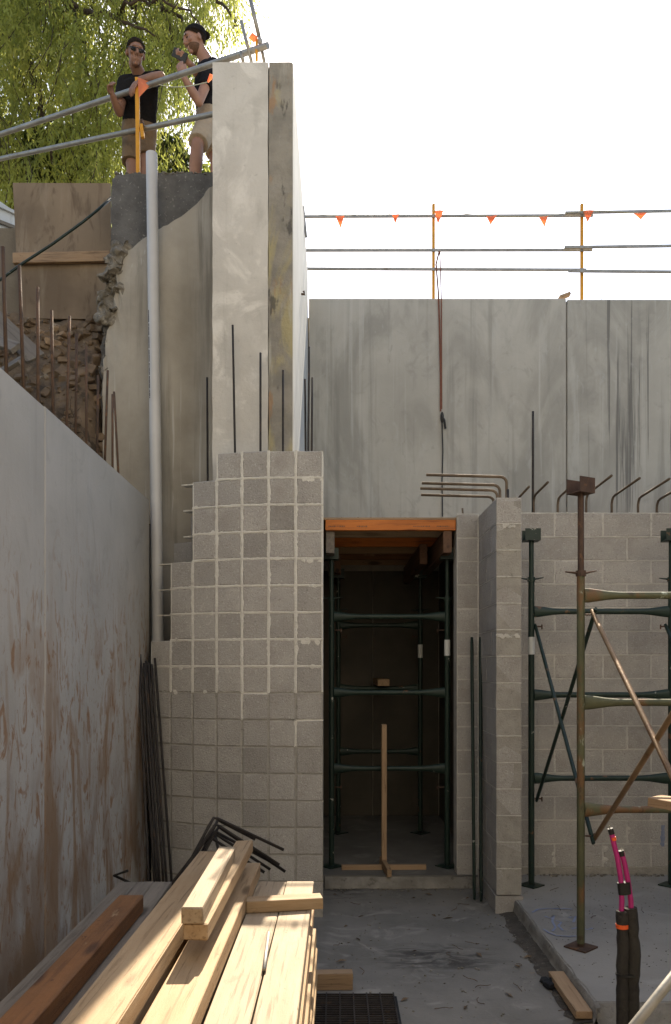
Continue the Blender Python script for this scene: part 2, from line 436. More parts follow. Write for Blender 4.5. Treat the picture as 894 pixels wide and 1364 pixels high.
# worn concrete lip along the front of the doorway slab
mb = MB()
vs = []; fs = []
n = 50
for i in range(n + 1):
    x = -.09 + (1.22 + .09) * i / n
    a = .035 + .025 * abs(nz((x, 3, 1), 5)) ; b = .012 * nz((x, 1, 8), 9)
    vs += [(x, 6.73, -.006 + .5 * b), (x, 6.72 - a * .5, -.02 + b), (x, 6.70 - a, LOW + .004)]
for i in range(n):
    for k in range(2):
        q = i * 3 + k
        fs.append((q, q + 1, q + 4, q + 3))
mb.add(vs, fs)
tag(mb.build('threshold_lip', M_edge, smooth=True), kind='structure')
mb = MB(); mb.box(1.36, 6.0, 4.16, 9.45, LOW - .02, 0.0)
tag(mb.build('raised_slab', M_slab), kind='structure')
# rough edge of the raised slab
mb = MB(); vs = []; fs = []
n = 70
for i in range(n + 1):
    y = 4.1 + (6.02 - 4.1) * i / n
    a = .012 * nz((1, y, 3), 7); b = .012 * nz((4, y, 1), 11)
    vs += [(1.372 + a, y, .003), (1.352 + a, y, -.004 + .3 * b), (1.345 + b, y, -.05), (1.335 + a, y, LOW + .01), (1.29 + 2 * b, y, LOW + .004)]
for i in range(n):
    for k in range(4):
        q = i * 5 + k
        fs.append((q, q + 5, q + 6, q + 1))
mb.add(vs, fs)
tag(mb.build('slab_kerb', M_edge, smooth=True), kind='structure')
mb = MB(); vs = []; fs = []
for i in range(n + 1):
    y = 4.12 + (5.98 - 4.12) * i / n; wv = .10 + .05 * nz((3, y, 1), 4) + .03 * nz((3, y, 7), 15)
    vs += [(1.34, y, LOW + .020), (1.34 - wv * .5, y, LOW + .016 + .006 * nz((1, y, 2), 20)), (1.33 - wv, y, LOW + .003)]
for i in range(n):
    for k in range(2):
        q = i * 3 + k; fs.append((q, q + 3, q + 4, q + 1))
mb.add(vs, fs)
tag(mb.build('gutter_dirt', M_gutter, smooth=True), kind='structure')
# slab front edge toward the viewer
mb = MB(); vs = []; fs = []
n = 60
for i in range(n + 1):
    x = 1.35 + 3.0 * i / n
    a = .02 * nz((x, 1, 3), 6); b = .014 * nz((x, 4, 1), 11)
    vs += [(x, 4.17 + a, .004), (x, 4.14 + a, -.01 + .3 * b), (x, 4.12 + b, -.06), (x, 4.06 + 2 * b, LOW + .003)]
for i in range(n):
    for k in range(3):
        q = i * 4 + k
        fs.append((q, q + 1, q + 5, q + 4))
mb.add(vs, fs)
tag(mb.build('slab_front_kerb', M_edge, smooth=True), kind='structure')

# upper terrain behind the walls
mb = MB(); mb.box(-300, -.95, 7.45, 9.70, -.2, 5.87)
tag(mb.build('upper_ground', M_dirt), kind='structure')
mb = MB(); mb.box(-300, 300, 9.70, 420, -.2, 6.02)
tag(mb.build('terrain', M_dirt), kind='structure')

# earth bank between the retaining wall and the plywood
def bank_z(x, y):
    t = max(0.0, y - 6.02)
    z = 2.96 + min(t * 1.5, 1.98)
    z = 2.9 + (z - 2.9) * (1 - max(0.0, min(1.0, (x + 2.12) / .16)) ** 1.0)
    z += .16 * nz((x, y, 0), 2.2) * min(1, t * 3 + .15) + .09 * nz((x, y, 3), 6.5) * min(1, t * 4 + .2)
    return z
mb = MB(); vs = []; fs = []
nx, ny = 110, 70
for j in range(ny + 1):
    for i in range(nx + 1):
        x = -6.0 + (4.42) * i / nx; y = 5.2 + 2.28 * j / ny
        vs.append((x, y, bank_z(x, y)))
for j in range(ny):
    for i in range(nx):
        a = j * (nx + 1) + i
        fs.append((a, a + 1, a + nx + 2, a + nx + 1))
mb.add(vs, fs)
tag(mb.build('earth_bank', M_earth, smooth=True), kind='structure')
mb = MB(); mb.box(-300, -1.72, -40, 5.25, -.2, 2.93); mb.box(-300, -5.95, 5.25, 7.45, -.2, 2.93)
tag(mb.build('backfill', M_dirt), kind='structure')

# unseen earth banks added behind and beside the viewer to block and shape light
def make_shade_bank(name, p0, p1, h, back):
    mb = MB(); vs = []; fs = []; n, m = 50, 16
    d = (Vector(p1) - Vector(p0)); out = Vector((back[0], back[1], 0))
    for j in range(m + 1):
        for i in range(n + 1):
            t = i / n; z = LOW - .05 + (h + .1) * j / m
            q = Vector((p0[0], p0[1], z)) + d * t + out * (z * .16 + .22 * nz((t * 9, z, 2), 1.0) + .08 * nz((t * 30, z * 3, 5), 1.0))
            vs.append(q)
    for j in range(m):
        for i in range(n): fs.append((j * (n + 1) + i, j * (n + 1) + i + 1, (j + 1) * (n + 1) + i + 1, (j + 1) * (n + 1) + i))
    o = len(vs); top = [vs[m * (n + 1) + i] for i in range(n + 1)]
    vs += [v + out * 60 for v in top]
    for i in range(n): fs.append((m * (n + 1) + i, m * (n + 1) + i + 1, o + i + 1, o + i))
    mb.add(vs, fs)
    return tag(mb.build(name, M_dark_earth, smooth=True), kind='structure')
make_shade_bank('shade_bank', (9.5, -.9, 0), (-1.4, -.9, 0), 2.7, (0, -1))
make_shade_bank('shade_bank', (4.6, 9.9, 0), (4.6, -3.6, 0), 4.2, (1, 0))
make_shade_bank('shade_bank', (-2.15, -3.6, 0), (-2.15, 3.8, 0), 6.2, (-1, 0))

# pale wall with windows, added unseen behind the viewer to bounce sunlight
M_bounce = mk('pale_bounce', (.62, .60, .56), (.56, .54, .50), 1.5, .9, .2, 60)
hs_ = thing('bounce_wall', 'unseen pale wall with windows added behind the viewer to bounce light', 'bounce_wall', (1.0, -2.3, 2.6))
for (x0, x1, z0, z1) in ((-8, 8, 0, .9), (-8, 8, 2.3, 7.4), (-8, -5.2, .9, 2.3), (-3.9, -.6, .9, 2.3), (.7, 4.0, .9, 2.3), (5.3, 8, .9, 2.3)):
    mb = MB(); mb.box(x0, x1, -.25, 0, z0, z1); mb.build('wall', M_bounce, hs_)
for xw in (-4.55, .05, 4.65):
    mb = MB(); mb.box(xw - .65, xw + .65, -.16, -.13, .9, 2.3); wo = mb.build('added_window', M_glass, hs_)
    mb = MB(); mb.box(xw - .72, xw + .72, -.05, .06, .84, .9); mb.build('added_sill', M_mortarm, wo)
mb = MB(); mb.box(-8.3, 8.3, -6, .35, 7.4, 7.6); mb.build('added_roof', M_mesh, hs_)

def rock(mb, c, r, seed, flat=.7):
    bm = bmesh.new(); bmesh.ops.create_icosphere(bm, subdivisions=2 if r > .05 else 1, radius=1)
    rr = random.Random(seed)
    Mx = Matrix.Rotation(rr.uniform(0, 6.3), 3, 'Z') @ Matrix.Rotation(rr.uniform(-1.1, 1.1) if r > .025 else rr.uniform(-.4, .4), 3, 'X') @ Matrix.Rotation(rr.uniform(0, 6.3), 3, 'Z')
    sx, sy, sz = r * rr.uniform(.8, 1.5), r * rr.uniform(.7, 1.2), r * flat * rr.uniform(.6, 1.1)
    vs = []
    for v in bm.verts:
        d = v.co * (1 + .45 * mnoise.noise(v.co * 1.6 + Vector((seed * 3.1, 0, 0))))
        d = Vector([max(-.62, min(.62, q)) for q in d])
        vs.append(Vector(c) + Mx @ Vector((d.x * sx, d.y * sy, d.z * sz)))
    fs = [tuple(v.index for v in f.verts) for f in bm.faces]
    bm.free()
    mb.add(vs, fs)
mb = MB()
rr = random.Random(5)
for i in range(800):
    x = rr.uniform(-3.4, -2.0); y = rr.uniform(6.05, 7.32)
    if rr.random() > (y - 5.6) / 1.7: continue
    rock(mb, (x, y, bank_z(x, y) + .005), rr.choice([.012, .02, .03, .03, .045, .06, .08]), i, .8)
tag(mb.build('rubble', M_rock), 'loose brown rubble and soil clods on the bank below the plywood', 'rubble', kind='stuff')
big = [(38, 431, .095, 'flat pale stone at the top of the rubble below the plywood edge'),
       (77, 437, .075, 'rounded brown stone just under the lower plywood board'),
       (70, 458, .12, 'broad flat tan stone slab halfway down the rubble bank'),
       (86, 449, .085, 'square tan stone with a pale corner in the rubble bank'),
       (29, 432, .07, 'brown clod behind the second starter bar on the bank'),
       (58, 447, .07, 'dark brown clod among the rubble near the grey board'),
       (108, 452, .06, 'small reddish stone beside the broken concrete edge')]
for k, (px, py, r, lb) in enumerate(big):
    p = P(px, py, 7.05); y = 7.05
    for y in [6.3 + .02 * q for q in range(55)]:
        p = P(px, py, y)
        if p.z < bank_z(p.x, y): break
    b = MB(); rock(b, (0, 0, 0), r, 100 + k, .55)
    o = b.build('stone', M_rock); o.location = p
    tag(o, lb, 'stone', 'larger stones on the earth bank')
# dry roots and twigs hanging on the bank
mb = MB()
for i in range(120):
    x = rr.uniform(-2.3, -1.7); y = rr.uniform(6.1, 6.7)
    p = Vector((x, y, bank_z(x, y) + .02))
    pts = [p]
    d = Vector((rr.uniform(-1, 1), -.4, rr.uniform(-1, .6))).normalized()
    for k in range(3):
        d = (d + Vector((rr.uniform(-.5, .5), -.1, rr.uniform(-.5, .3)))).normalized()
        pts.append(pts[-1] + d * rr.uniform(.03, .08))
    mb.loft(pts, .0022, 4)
tag(mb.build('dry_twigs', M_bark), 'dry roots and twigs poking out of the earth bank', 'twigs', kind='stuff')

# ------------------------------------------------------------------ big concrete walls
RX = -1.50
wallr = thing('retaining_wall', 'grey concrete retaining wall smeared with orange mud beside the timber stack', 'wall')
def panel_mesh(x0, x1, y0, y1, z0, z1, ny, nzv, amp):
    mb = MB(); vs = []; fs = []
    for j in range(ny + 1):
        for k in range(nzv + 1):
            y = y0 + (y1 - y0) * j / ny; z = z0 + (z1 - z0) * k / nzv
            vs.append((x1 + amp * nz((0, y, z), 1.1), y, z))
    for j in range(ny):
        for k in range(nzv):
            a = j * (nzv + 1) + k
            fs.append((a, a + nzv + 1, a + nzv + 2, a + 1))
    mb.add(vs, fs)
    mb.box(x0, x1 - .012, y0, y1, z0, z1 - .002)
    return mb
def bevel_wall(x0, x1, y0, y1, z0, z1, name, mat, parent, b=.006):
    me = bevbox(name, x1 - x0, y1 - y0, z1 - z0, mat, b)
    # keep world coordinates inside the mesh so stains sit at their true height
    me = me.copy()
    me.transform(Matrix.Translation(((x0 + x1) / 2, (y0 + y1) / 2, (z0 + z1) / 2)))
    return link(name, me, parent)
yj = F / ((447 - 60) / 1.5)
bevel_wall(RX - .2, RX, yj + .004, 6.41, LOW - .02, 3.105, 'panel', M_ret, wallr)
bevel_wall(RX - .2, RX, -6.0, yj - .004, LOW - .02, 3.10, 'panel', M_ret, wallr)

wallb = thing('back_wall', 'tall grey-green concrete panel wall below the bunting rail', 'wall')
YB = 9.45
ZB = 6.14
xj = (755 - 447) * YB / F
bevel_wall(-.318, xj - .007, YB, YB + .2, -.15, ZB, 'panel', M_back, wallb)
bevel_wall(xj + .007, 6.2, YB, YB + .2, -.15, ZB - .012, 'panel', M_back, wallb)
mb = MB(); mb.box(-.3, 6.1, YB + .03, YB + .18, -.1, ZB - .05)
mb.build('joint_filler', M_mortard, wallb)
mb = MB()
for i in range(90):
    x = rr.uniform(-.2, 6); rock(mb, (x, YB + rr.uniform(.03, .15), ZB + .0), rr.choice([.008, .012, .02]), 300 + i)
mb.build('concrete_crumbs', M_chunk, wallb)

# the wall end standing up as a pillar
YP = 6.13
ZP = 6.42
def jag_prism(name, x0, x1, y0, y1, z0, z1, mat, parent, left=0, right=0, seg=60, seed=0):
    """a slab whose left / right vertical edges wander a little; front face is a grid with slight undulation"""
    mb = MB(); vs = []; fs = []; nx = 8
    for k in range(seg + 1):
        z = z0 + (z1 - z0) * k / seg
        a = x0 + left * nz((seed, 0, z), 3.2) + left * .5 * nz((seed, 4, z), 13)
        b = x1 + right * nz((seed + 9, 0, z), 3.2) + right * .5 * nz((seed + 9, 4, z), 13)
        for i in range(nx + 1):
            x = a + (b - a) * i / nx
            e = .006 * nz((x * 2, seed, z), 1.5)
            if i in (0, nx): e += .003
            vs.append((x, y0 + e, z + (.008 * nz((x, seed, 1), 9) if k == seed else 0)))
        vs.append((b, y1, z)); vs.append((a, y1, z))
    m = nx + 3
    for k in range(seg):
        for i in range(m):
            i2 = (i + 1) % m
            fs.append((k * m + i, k * m + i2, (k + 1) * m + i2, (k + 1) * m + i))
    fs.append(tuple(range(m))[::-1]); fs.append(tuple(seg * m + i for i in range(m)))
    mb.add(vs, fs)
    o = mb.build(name, mat, parent)
    smooth_by_angle(o.data, 40)
    return o
pil = thing('concrete_pillar', 'tall pale concrete wall end with a yellow-stained strip rising behind the curved blockwork', 'wall')
xa = (283 - 447) * YP / F; xb = (357 - 447) * YP / F; xc = (389.5 - 447) * YP / F
jag_prism('pale_face', xa, xb, YP, 6.6, .2, ZP, M_pillar, pil, .006, .005, 90, 1)
jag_prism('stained_face', xb + .004, xc, YP + .004, YB - .02, .2, ZP + .001, M_strip, pil, .008, .0, 110, 2)
mb = MB(); mb.box(xa + .03, xb + .02, YP + .05, YB - .01, 0, ZP - .03)
mb.build('core', M_rough, pil)
# sunlit face toward the open side
me = MB(); me.box(xc - .05, xc + .006, YP + .012, YB - .012, -.05, ZP - .004)
me.build('side_face', M_side, pil)
mb = MB(); mb.loft([P(403, 391, 7.6) + Vector((-.06, 0, 0)), P(406, 392, 7.6), P(404.5, 388, 7.6)], .012, 6)
mb.build('tie_hook', M_rebar, pil)
mb = MB()
for i in range(26):
    rock(mb, (rr.uniform(xa + .05, xc), YP + rr.uniform(.03, .3), ZP + .002), rr.choice([.012, .02, .025]), 500 + i)
mb.build('concrete_crumbs', M_chunk, pil)

# the older wall on the far side with a broken edge
YL = 6.92
def poly_px(pts, Y): return [((x - 447) * Y / F, EYE + (890 - y) * Y / F) for x, y in pts]
def roughen(pts, amp, step=5.0):
    out = []
    for (x0, y0), (x1, y1) in zip(pts, pts[1:] + pts[:1]):
        n = max(1, int(math.hypot(x1 - x0, y1 - y0) / step)) if max(y0, y1) < 640 and max(x0, x1) < 295 else 1
        for k in range(n):
            t = k / n; x = x0 + (x1 - x0) * t; y = y0 + (y1 - y0) * t
            j = amp if n > 1 else 0
            out.append((x + j * (nz((x * .11, y * .11, 2)) + .6 * nz((x * .4, y * .4, 2))), y + j * (nz((x * .11, y * .11, 9)) + .6 * nz((x * .4, y * .4, 9)))))
    return out
old = thing('broken_concrete_wall', 'streaked old concrete wall with a broken edge and dark patch below the two men', 'wall')
edge = [(300, 229), (276, 229.5), (262, 232), (250, 230), (232, 232), (214, 230), (200, 233), (180, 231), (165, 233), (155, 233), (149, 240), (148, 262), (148, 300), (148, 326),
        (152, 340), (149, 356), (143, 362), (150, 372), (147, 388), (152, 396), (146, 408), (140, 420), (136, 434), (139, 446), (133, 462), (137, 476), (131, 492), (136, 508), (134, 530), (137, 560), (140, 1000), (300, 1000)]
mb = MB(); mb.prism(poly_px(roughen(edge, 2.0, 4.0), YL)[::-1], YL, YL + .5)
o = mb.build('rough_backing', M_rough, old)
# smooth render coat with its torn upper edge, standing 3 cm proud
coat = [(300, 236), (283, 248), (276, 256), (268, 266), (258, 275), (247, 285), (234, 293), (222, 300), (208, 306), (194, 314), (184, 324), (176, 331), (170, 334), (163, 340), (158, 350), (155, 366), (156, 380), (155, 398), (149, 416), (145, 436), (143, 458), (139, 480), (138, 500), (137, 540), (140, 1000), (300, 1000)]
Yc = YL - .035
pc = poly_px(roughen(coat, 3.0), Yc)[::-1]
bm = bmesh.new()
vv = [bm.verts.new((x, 0, z)) for x, z in pc]
f = bm.faces.new(vv)
r_ = bmesh.ops.triangulate(bm, faces=[f])
for _ in range(4):
    long = [e for e in bm.edges if e.calc_length() > .12]
    if not long: break
    bmesh.ops.subdivide_edges(bm, edges=long, cuts=1)
    bmesh.ops.triangulate(bm, faces=bm.faces[:])
bnd = set(v for e in bm.edges if e.is_boundary for v in e.verts)
ext = bmesh.ops.extrude_face_region(bm, geom=bm.faces[:])
newv = [g for g in ext['geom'] if isinstance(g, bmesh.types.BMVert)]
for v in newv: v.co.y = .03
for v in bm.verts:
    if v in newv: v.co.y += Yc; continue
    x = v.co.x
    bulge = -.05 * math.exp(-((x + 1.55) / .28) ** 2) + .05 * math.exp(-((x + 1.22) / .10) ** 2)
    edgeoff = .022 if v in bnd else 0
    v.co.y = Yc - .02 + bulge * (0 if v in bnd else 1) + edgeoff + .012 * nz((x, 0, v.co.z), 3)
me = bpy.data.meshes.new('render_coat'); bmesh.ops.recalc_face_normals(bm, faces=bm.faces[:]); bm.to_mesh(me); bm.free()
me.materials.append(M_left); smooth_by_angle(me, 35)
link('render_coat', me, old)
# rubble pieces stuck at the broken edge
mb = MB()
for k, (px, py, r) in enumerate([(150, 362, .06), (141, 369, .045), (136, 368, .03), (152, 376, .055), (146, 386, .05), (133, 397, .05), (129, 403, .03), (138, 408, .055), (147, 402, .06), (138, 420, .05), (134, 430, .04), (140, 432, .05),
        (137, 444, .04), (133, 456, .035), (138, 462, .05), (131, 474, .03), (134, 486, .04), (136, 500, .04), (155, 345, .075), (160, 337, .06), (154, 330, .06), (168, 330, .05), (150, 350, .06), (153, 390, .07), (150, 410, .07), (146, 425, .07), (144, 445, .07), (140, 475, .06), (140, 495, .06), (138, 515, .05), (137, 535, .05), (150, 366, .08)]):
    rock(mb, P(px + rr.uniform(-1, 4) + (4 if py > 428 else 0), py, YL - .01), r * (1.35 if py < 428 else .7), 700 + k, .95)
for k in range(45):
    t = rr.random(); py = 335 + 190 * t
    px = 152 - 14 * t + rr.uniform(-9, 6)
    rock(mb, P(px, py, YL + rr.uniform(-.05, .05)), rr.choice([.012, .018, .026]), 800 + k, .9)
EDGE_MB = mb
mb = MB()
for k in range(60):
    rock(mb, P(rr.uniform(150, 296), rr.uniform(230.5, 232.5), YL + rr.uniform(.0, .15)), rr.choice([.012, .016, .024]), 950 + k, .7)
mb.build('crumbled_top', M_chunk, old)

def fuse(name, mb, mat, voxel=.006, it=3, parent=None):
    """weld overlapping closed shells into one continuous skin"""
    o = mb.build(name, mat)
    r = o.modifiers.new('remesh', 'REMESH'); r.mode = 'VOXEL'; r.voxel_size = voxel
    s_ = o.modifiers.new('smooth', 'SMOOTH'); s_.factor = .5; s_.iterations = it
    dg = bpy.context.evaluated_depsgraph_get()
    me = bpy.data.meshes.new_from_object(o.evaluated_get(dg))
    o.modifiers.clear(); old_ = o.data; o.data = me; bpy.data.meshes.remove(old_)
    me.name = name
    for p in me.polygons: p.use_smooth = True
    if not me.materials: me.materials.append(mat)
    o.parent = parent
    return o
eo = fuse('broken_edge', EDGE_MB, M_chunk, .011, 1, old)
for v in eo.data.vertices:
    q = v.co
    v.co = q + Vector((nz(q, 22), nz(q, 22, 5), nz(q, 22, 9))) * .032 + Vector((nz(q, 9, 2), nz(q, 9, 6), nz(q, 9, 11))) * .045
for p in eo.data.polygons: p.use_smooth = False

# ------------------------------------------------------------------ plywood sheets holding the bank
YPL = 7.33
def ply(pts, label, d=.018, Y=YPL):
    mb = MB(); mb.prism(poly_px(pts, Y)[::-1], Y, Y + d)
    return tag(mb.build('ply_or_shade_sheet', M_ply), label, 'plywood')
ply([(17, 243.5), (147, 244), (148, 338), (22, 339)], 'brown plywood sheet standing beside the old concrete wall, the upper one')
ply([(24, 346), (150, 344), (150, 380), (146, 402), (136, 412), (131, 425), (28, 424)], 'brown plywood sheet below the batten, the lower one', Y=YPL + .004)
o = timber('batten', P(18, 345, YPL - .03), P(147, 342, YPL - .03), .045, .095, M_pined)
tag(o, 'horizontal timber batten nailed across the join of the two plywood sheets', 'timber')
mb = MB()
mb.loft([P(-40, 396, 7.0), P(0, 373, 7.02), P(30, 351, 7.04), P(70, 325, 7.08), P(110, 296, 7.12), P(130, 280, 7.16), P(150, 262, 7.3)], .012, 8)
tag(mb.build('hose', M_green, smooth=True), 'thin dark green hose slanting across the plywood', 'hose')
# sheet metal and mesh leaning at the frame edge behind the plywood
sh = thing('metal_sheet_pile', 'pale metal sheets and wire mesh leaning behind the plywood at the photo edge', 'metal sheets')
Y = 8.3
def quad_slab(pts, Y, d, name, mat, parent):
    mb = MB(); mb.prism(poly_px(pts, Y)[::-1], Y, Y + d); return mb.build(name, mat, parent)
quad_slab([(-60, 240), (0, 268), (20, 282), (26, 330), (26, 345), (-60, 300)], 8.3, .03, 'sheet', M_mesh, sh)
quad_slab([(-60, 330), (0, 318), (24, 345), (27, 432), (-60, 440)], 8.42, .03, 'sheet', M_mesh, sh)
for k in range(4):
    timber('ridge', P(-50, 252 + 24 * k, 8.27), P(22, 284 + 20 * k, 8.27), .03, .035, [M_mesh, M_pineg][k % 2], sh)
for k in range(7):
    mb = MB(); mb.loft([P(-30, 352 + 13 * k, 8.36), P(0, 350 + 13 * k, 8.36), P(26, 358 + 13 * k, 8.36)], .004, 5); mb.build('wire', M_galv, sh)
for k in range(5):
    mb = MB(); mb.loft([P(-6 + 8 * k, 330, 8.35), P(-2 + 8 * k, 432, 8.35)], .004, 5); mb.build('wire', M_galv, sh)
# grey boards lying on the bank at the frame edge
for k, (a, b, wd, ht, lb) in enumerate([((-14, 418), (48, 478), .16, .03, 'long grey board sloping down the bank at the photo edge'),
        ((-10, 452), (22, 464), .10, .04, 'short grey board crossing the bank behind the first starter bar'),
        ((-6, 500), (30, 478), .12, .03, 'grey board end resting on the retaining wall behind the bars')]):
    o = timber('old_board', P(a[0], a[1], 6.35 - .1 * k), P(b[0], b[1], 6.2 - .1 * k), wd, ht, M_pineg, roll=.9)
    tag(o, lb, 'board', 'grey boards on the bank')

# ------------------------------------------------------------------ starter bars
ORD = ['first', 'second', 'third', 'fourth', 'fifth', 'sixth', 'seventh', 'eighth', 'ninth', 'tenth', 'eleventh', 'twelfth', 'thirteenth', 'fourteenth']
def bar(pts, r, mat, label, group, name='rebar', cat='rebar', n=7):
    pts = [Vector(p) for p in pts]
    mb = MB()
    dense = [pts[0]]
    for a, b in zip(pts[:-1], pts[1:]):
        k = max(1, int((b - a).length / .25))
        dense += [a.lerp(b, (i + 1) / k) for i in range(k)]
    mb.loft(dense, r, n)
    return tag(mb.build(name, mat, smooth=True), label, cat, group)
zb = [(12, 295, 28, 790), (77, 370, 97, 850), (150, 455, 152, 905), (205, 548, 212, 950), (277, 570, 263, 1000), (305, 640, 300, 1035),
      (343, 690, 343, 1075), (390, 805, 385, 1112), (428, 785, 415, 1140), (447, 880, 447, 1175), (453, 870, 473, 1195)]
for k, (tx, ty, bx, by) in enumerate(zb):
    tx, ty, bx, by = tx / 2.98, 230 + ty / 2.98, bx / 2.98, 230 + by / 2.98
    Y = min(F * 1.60 / (447 - bx), 6.34)
    p0 = P(bx, by + 14, Y); p0.z = min(p0.z, 3.1); p1 = P(tx, ty, Y + .02)
    bar([p0, p1], .0095 if k < 4 else .0085, M_rebar, f'rusty starter bar on top of the retaining wall, {ORD[k]} from the photo edge', 'starter bars on the retaining wall')
pb = [(276, 503, 277, 660, 6.3, 'thin starter bar standing beside the lowest step of the pillar, over the curved wall'),
      (310, 433, 314, 620, 6.02, 'tallest starter bar in front of the pale pillar face'),
      (347, 470, 347, 620, 6.02, 'starter bar in front of the crack of the pillar'),
      (377, 493, 377, 620, 6.02, 'starter bar in front of the yellow-stained pillar strip'),
      (412, 462, 410, 620, 6.25, 'tallest of three thin bars between pillar and grey panel wall'),
      (406.5, 505, 407.5, 620, 6.4, 'left bar of the three between pillar and panel wall'),
      (416, 503, 415, 620, 6.3, 'short bar nearest the grey panel wall beside the pillar')]
for tx, ty, bx, by, Y, lb in pb:
    bar([P(bx, by + 30, Y), P(tx, ty, Y)], .0085, M_rebard, lb, 'starter bars above the curved wall')
bar([P(710, 700, 6.85), P(710, 548, 6.85)], .011, M_rebard, 'single tall vertical bar standing up behind the block pier', 'starter bars above the block wall')
bar([P(617, 690, 6.84), P(616, 677, 6.84)], .008, M_rebarl, 'short bar stub on top of the door jamb blocks', 'starter bars above the block wall')
# hooked bars on the pier, bending toward the doorway
hk = [(675, 635, 568, 6.12), (666, 646, 562, 6.28), (662.5, 653, 560, 6.44), (658, 661.5, 561, 6.6)]
for k, (px, py, xl, Y) in enumerate(hk):
    p = P(px, py, Y)
    r = .05
    L_ = P(xl, py - 1 if k else py, Y)
    pts = [Vector((p.x, Y, 2.9)), Vector((p.x, Y, p.z - r))] + [Vector((p.x - r + r * math.cos(a), Y, p.z - r + r * math.sin(a))) for a in (.4, .8, 1.2)] + [Vector((p.x - r, Y, p.z)), Vector((L_.x, Y, p.z + .015))]
    mb = MB(); mb.loft(pts, .0115, 8)
    tag(mb.build('hooked_rebar', M_rebarl, smooth=True), f'bronze hooked bar bending over the doorway from the block pier, {["topmost", "second from the top", "third from the top", "lowest"][k]}', 'rebar', 'hooked bars on the pier')
bar([P(676.5, 690, 6.1), P(676.5, 652, 6.1)], .011, M_rebard, 'short dark bar stub in the broken top of the block pier', 'starter bars above the block wall')
for k, px in enumerate([690, 711, 743, 781, 815, 850, 875, 912]):
    Y = 6.84; z = 3.21 + [.0, .02, .0, .03, .01, .0, -.02, 0][k]
    x = (px - 447) * Y / F
    L_ = [.35, .42, .30, .60, .60, .62, .60, .6][k]
    pts = [Vector((x, Y, 2.95)), Vector((x, Y, z - .06)), Vector((x, Y - .012, z - .03)), Vector((x, Y - .035, z - .008)), Vector((x, Y - .08, z)), Vector((x + .01, Y - L_, z + .02))]
    mb = MB(); mb.loft(pts, .0105, 8)
    tag(mb.build('hooked_rebar', M_rebarl, smooth=True), f'bronze bent bar reaching forward over the block wall, {ORD[k]} from the pier', 'rebar', 'bent bars on the block wall')

# ------------------------------------------------------------------ blockwork
NVAR = 7
def block_mesh(sx, sy, sz, mat=None, var=None):
    return bevbox('block', sx, sy, sz, mat or M_block, .005, .0018, random.randint(0, NVAR - 1) if var is None else var)
def ragged(mb, T, u0, u1, v0, v1, out, horiz=True, wmin=.5):
    """an uneven mortar smear on a wall frame T (local x along, z up, -y out)"""
    L_ = (u1 - u0) if horiz else (v1 - v0)
    n = max(4, int(L_ / .02)); vs = []; fs = []
    sd_ = random.uniform(0, 99)
    for i in range(n + 1):
        t = i / n
        a = nz((sd_ + t * L_ * 22, 0, 0)); b = nz((sd_ + t * L_ * 22, 7, 0)); c = nz((sd_ + t * L_ * 9, 3, 0))
        if horiz:
            x = u0 + L_ * t; h = (v1 - v0) / 2; m = (v0 + v1) / 2
            lo = m - h * (wmin + 1.1 * abs(a)) - h * max(0, c) * .9; hi = m + h * (wmin + 1.0 * abs(b))
            vs += [T @ Vector((x, -out * .2, lo)), T @ Vector((x, -out - .001 * a, m)), T @ Vector((x, -out * .2, hi))]
        else:
            z = v0 + L_ * t; h = (u1 - u0) / 2; m = (u0 + u1) / 2
            lo = m - h * (wmin + 1.3 * abs(a)); hi = m + h * (wmin + 1.3 * abs(b)) + h * max(0, c) * .9
            vs += [T @ Vector((hi, -out * .2, z)), T @ Vector((m, -out - .001 * a, z)), T @ Vector((lo, -out * .2, z))]
    for i in range(n):
        for k in range(2):
            q = i * 3 + k
            fs.append((q, q + 3, q + 4, q + 1))
    mb.add(vs, fs)
def blob(mb, T, u, v, r, out):
    n = 9; vs = [T @ Vector((u, -out, v))]
    for i in range(n):
        a = 6.283 * i / n; q = r * random.uniform(.6, 1.25)
        vs.append(T @ Vector((u + q * math.cos(a), -.0006, v + q * math.sin(a) * .8)))
    mb.add(vs, [(0, i + 1, (i + 1) % n + 1) for i in range(n)])

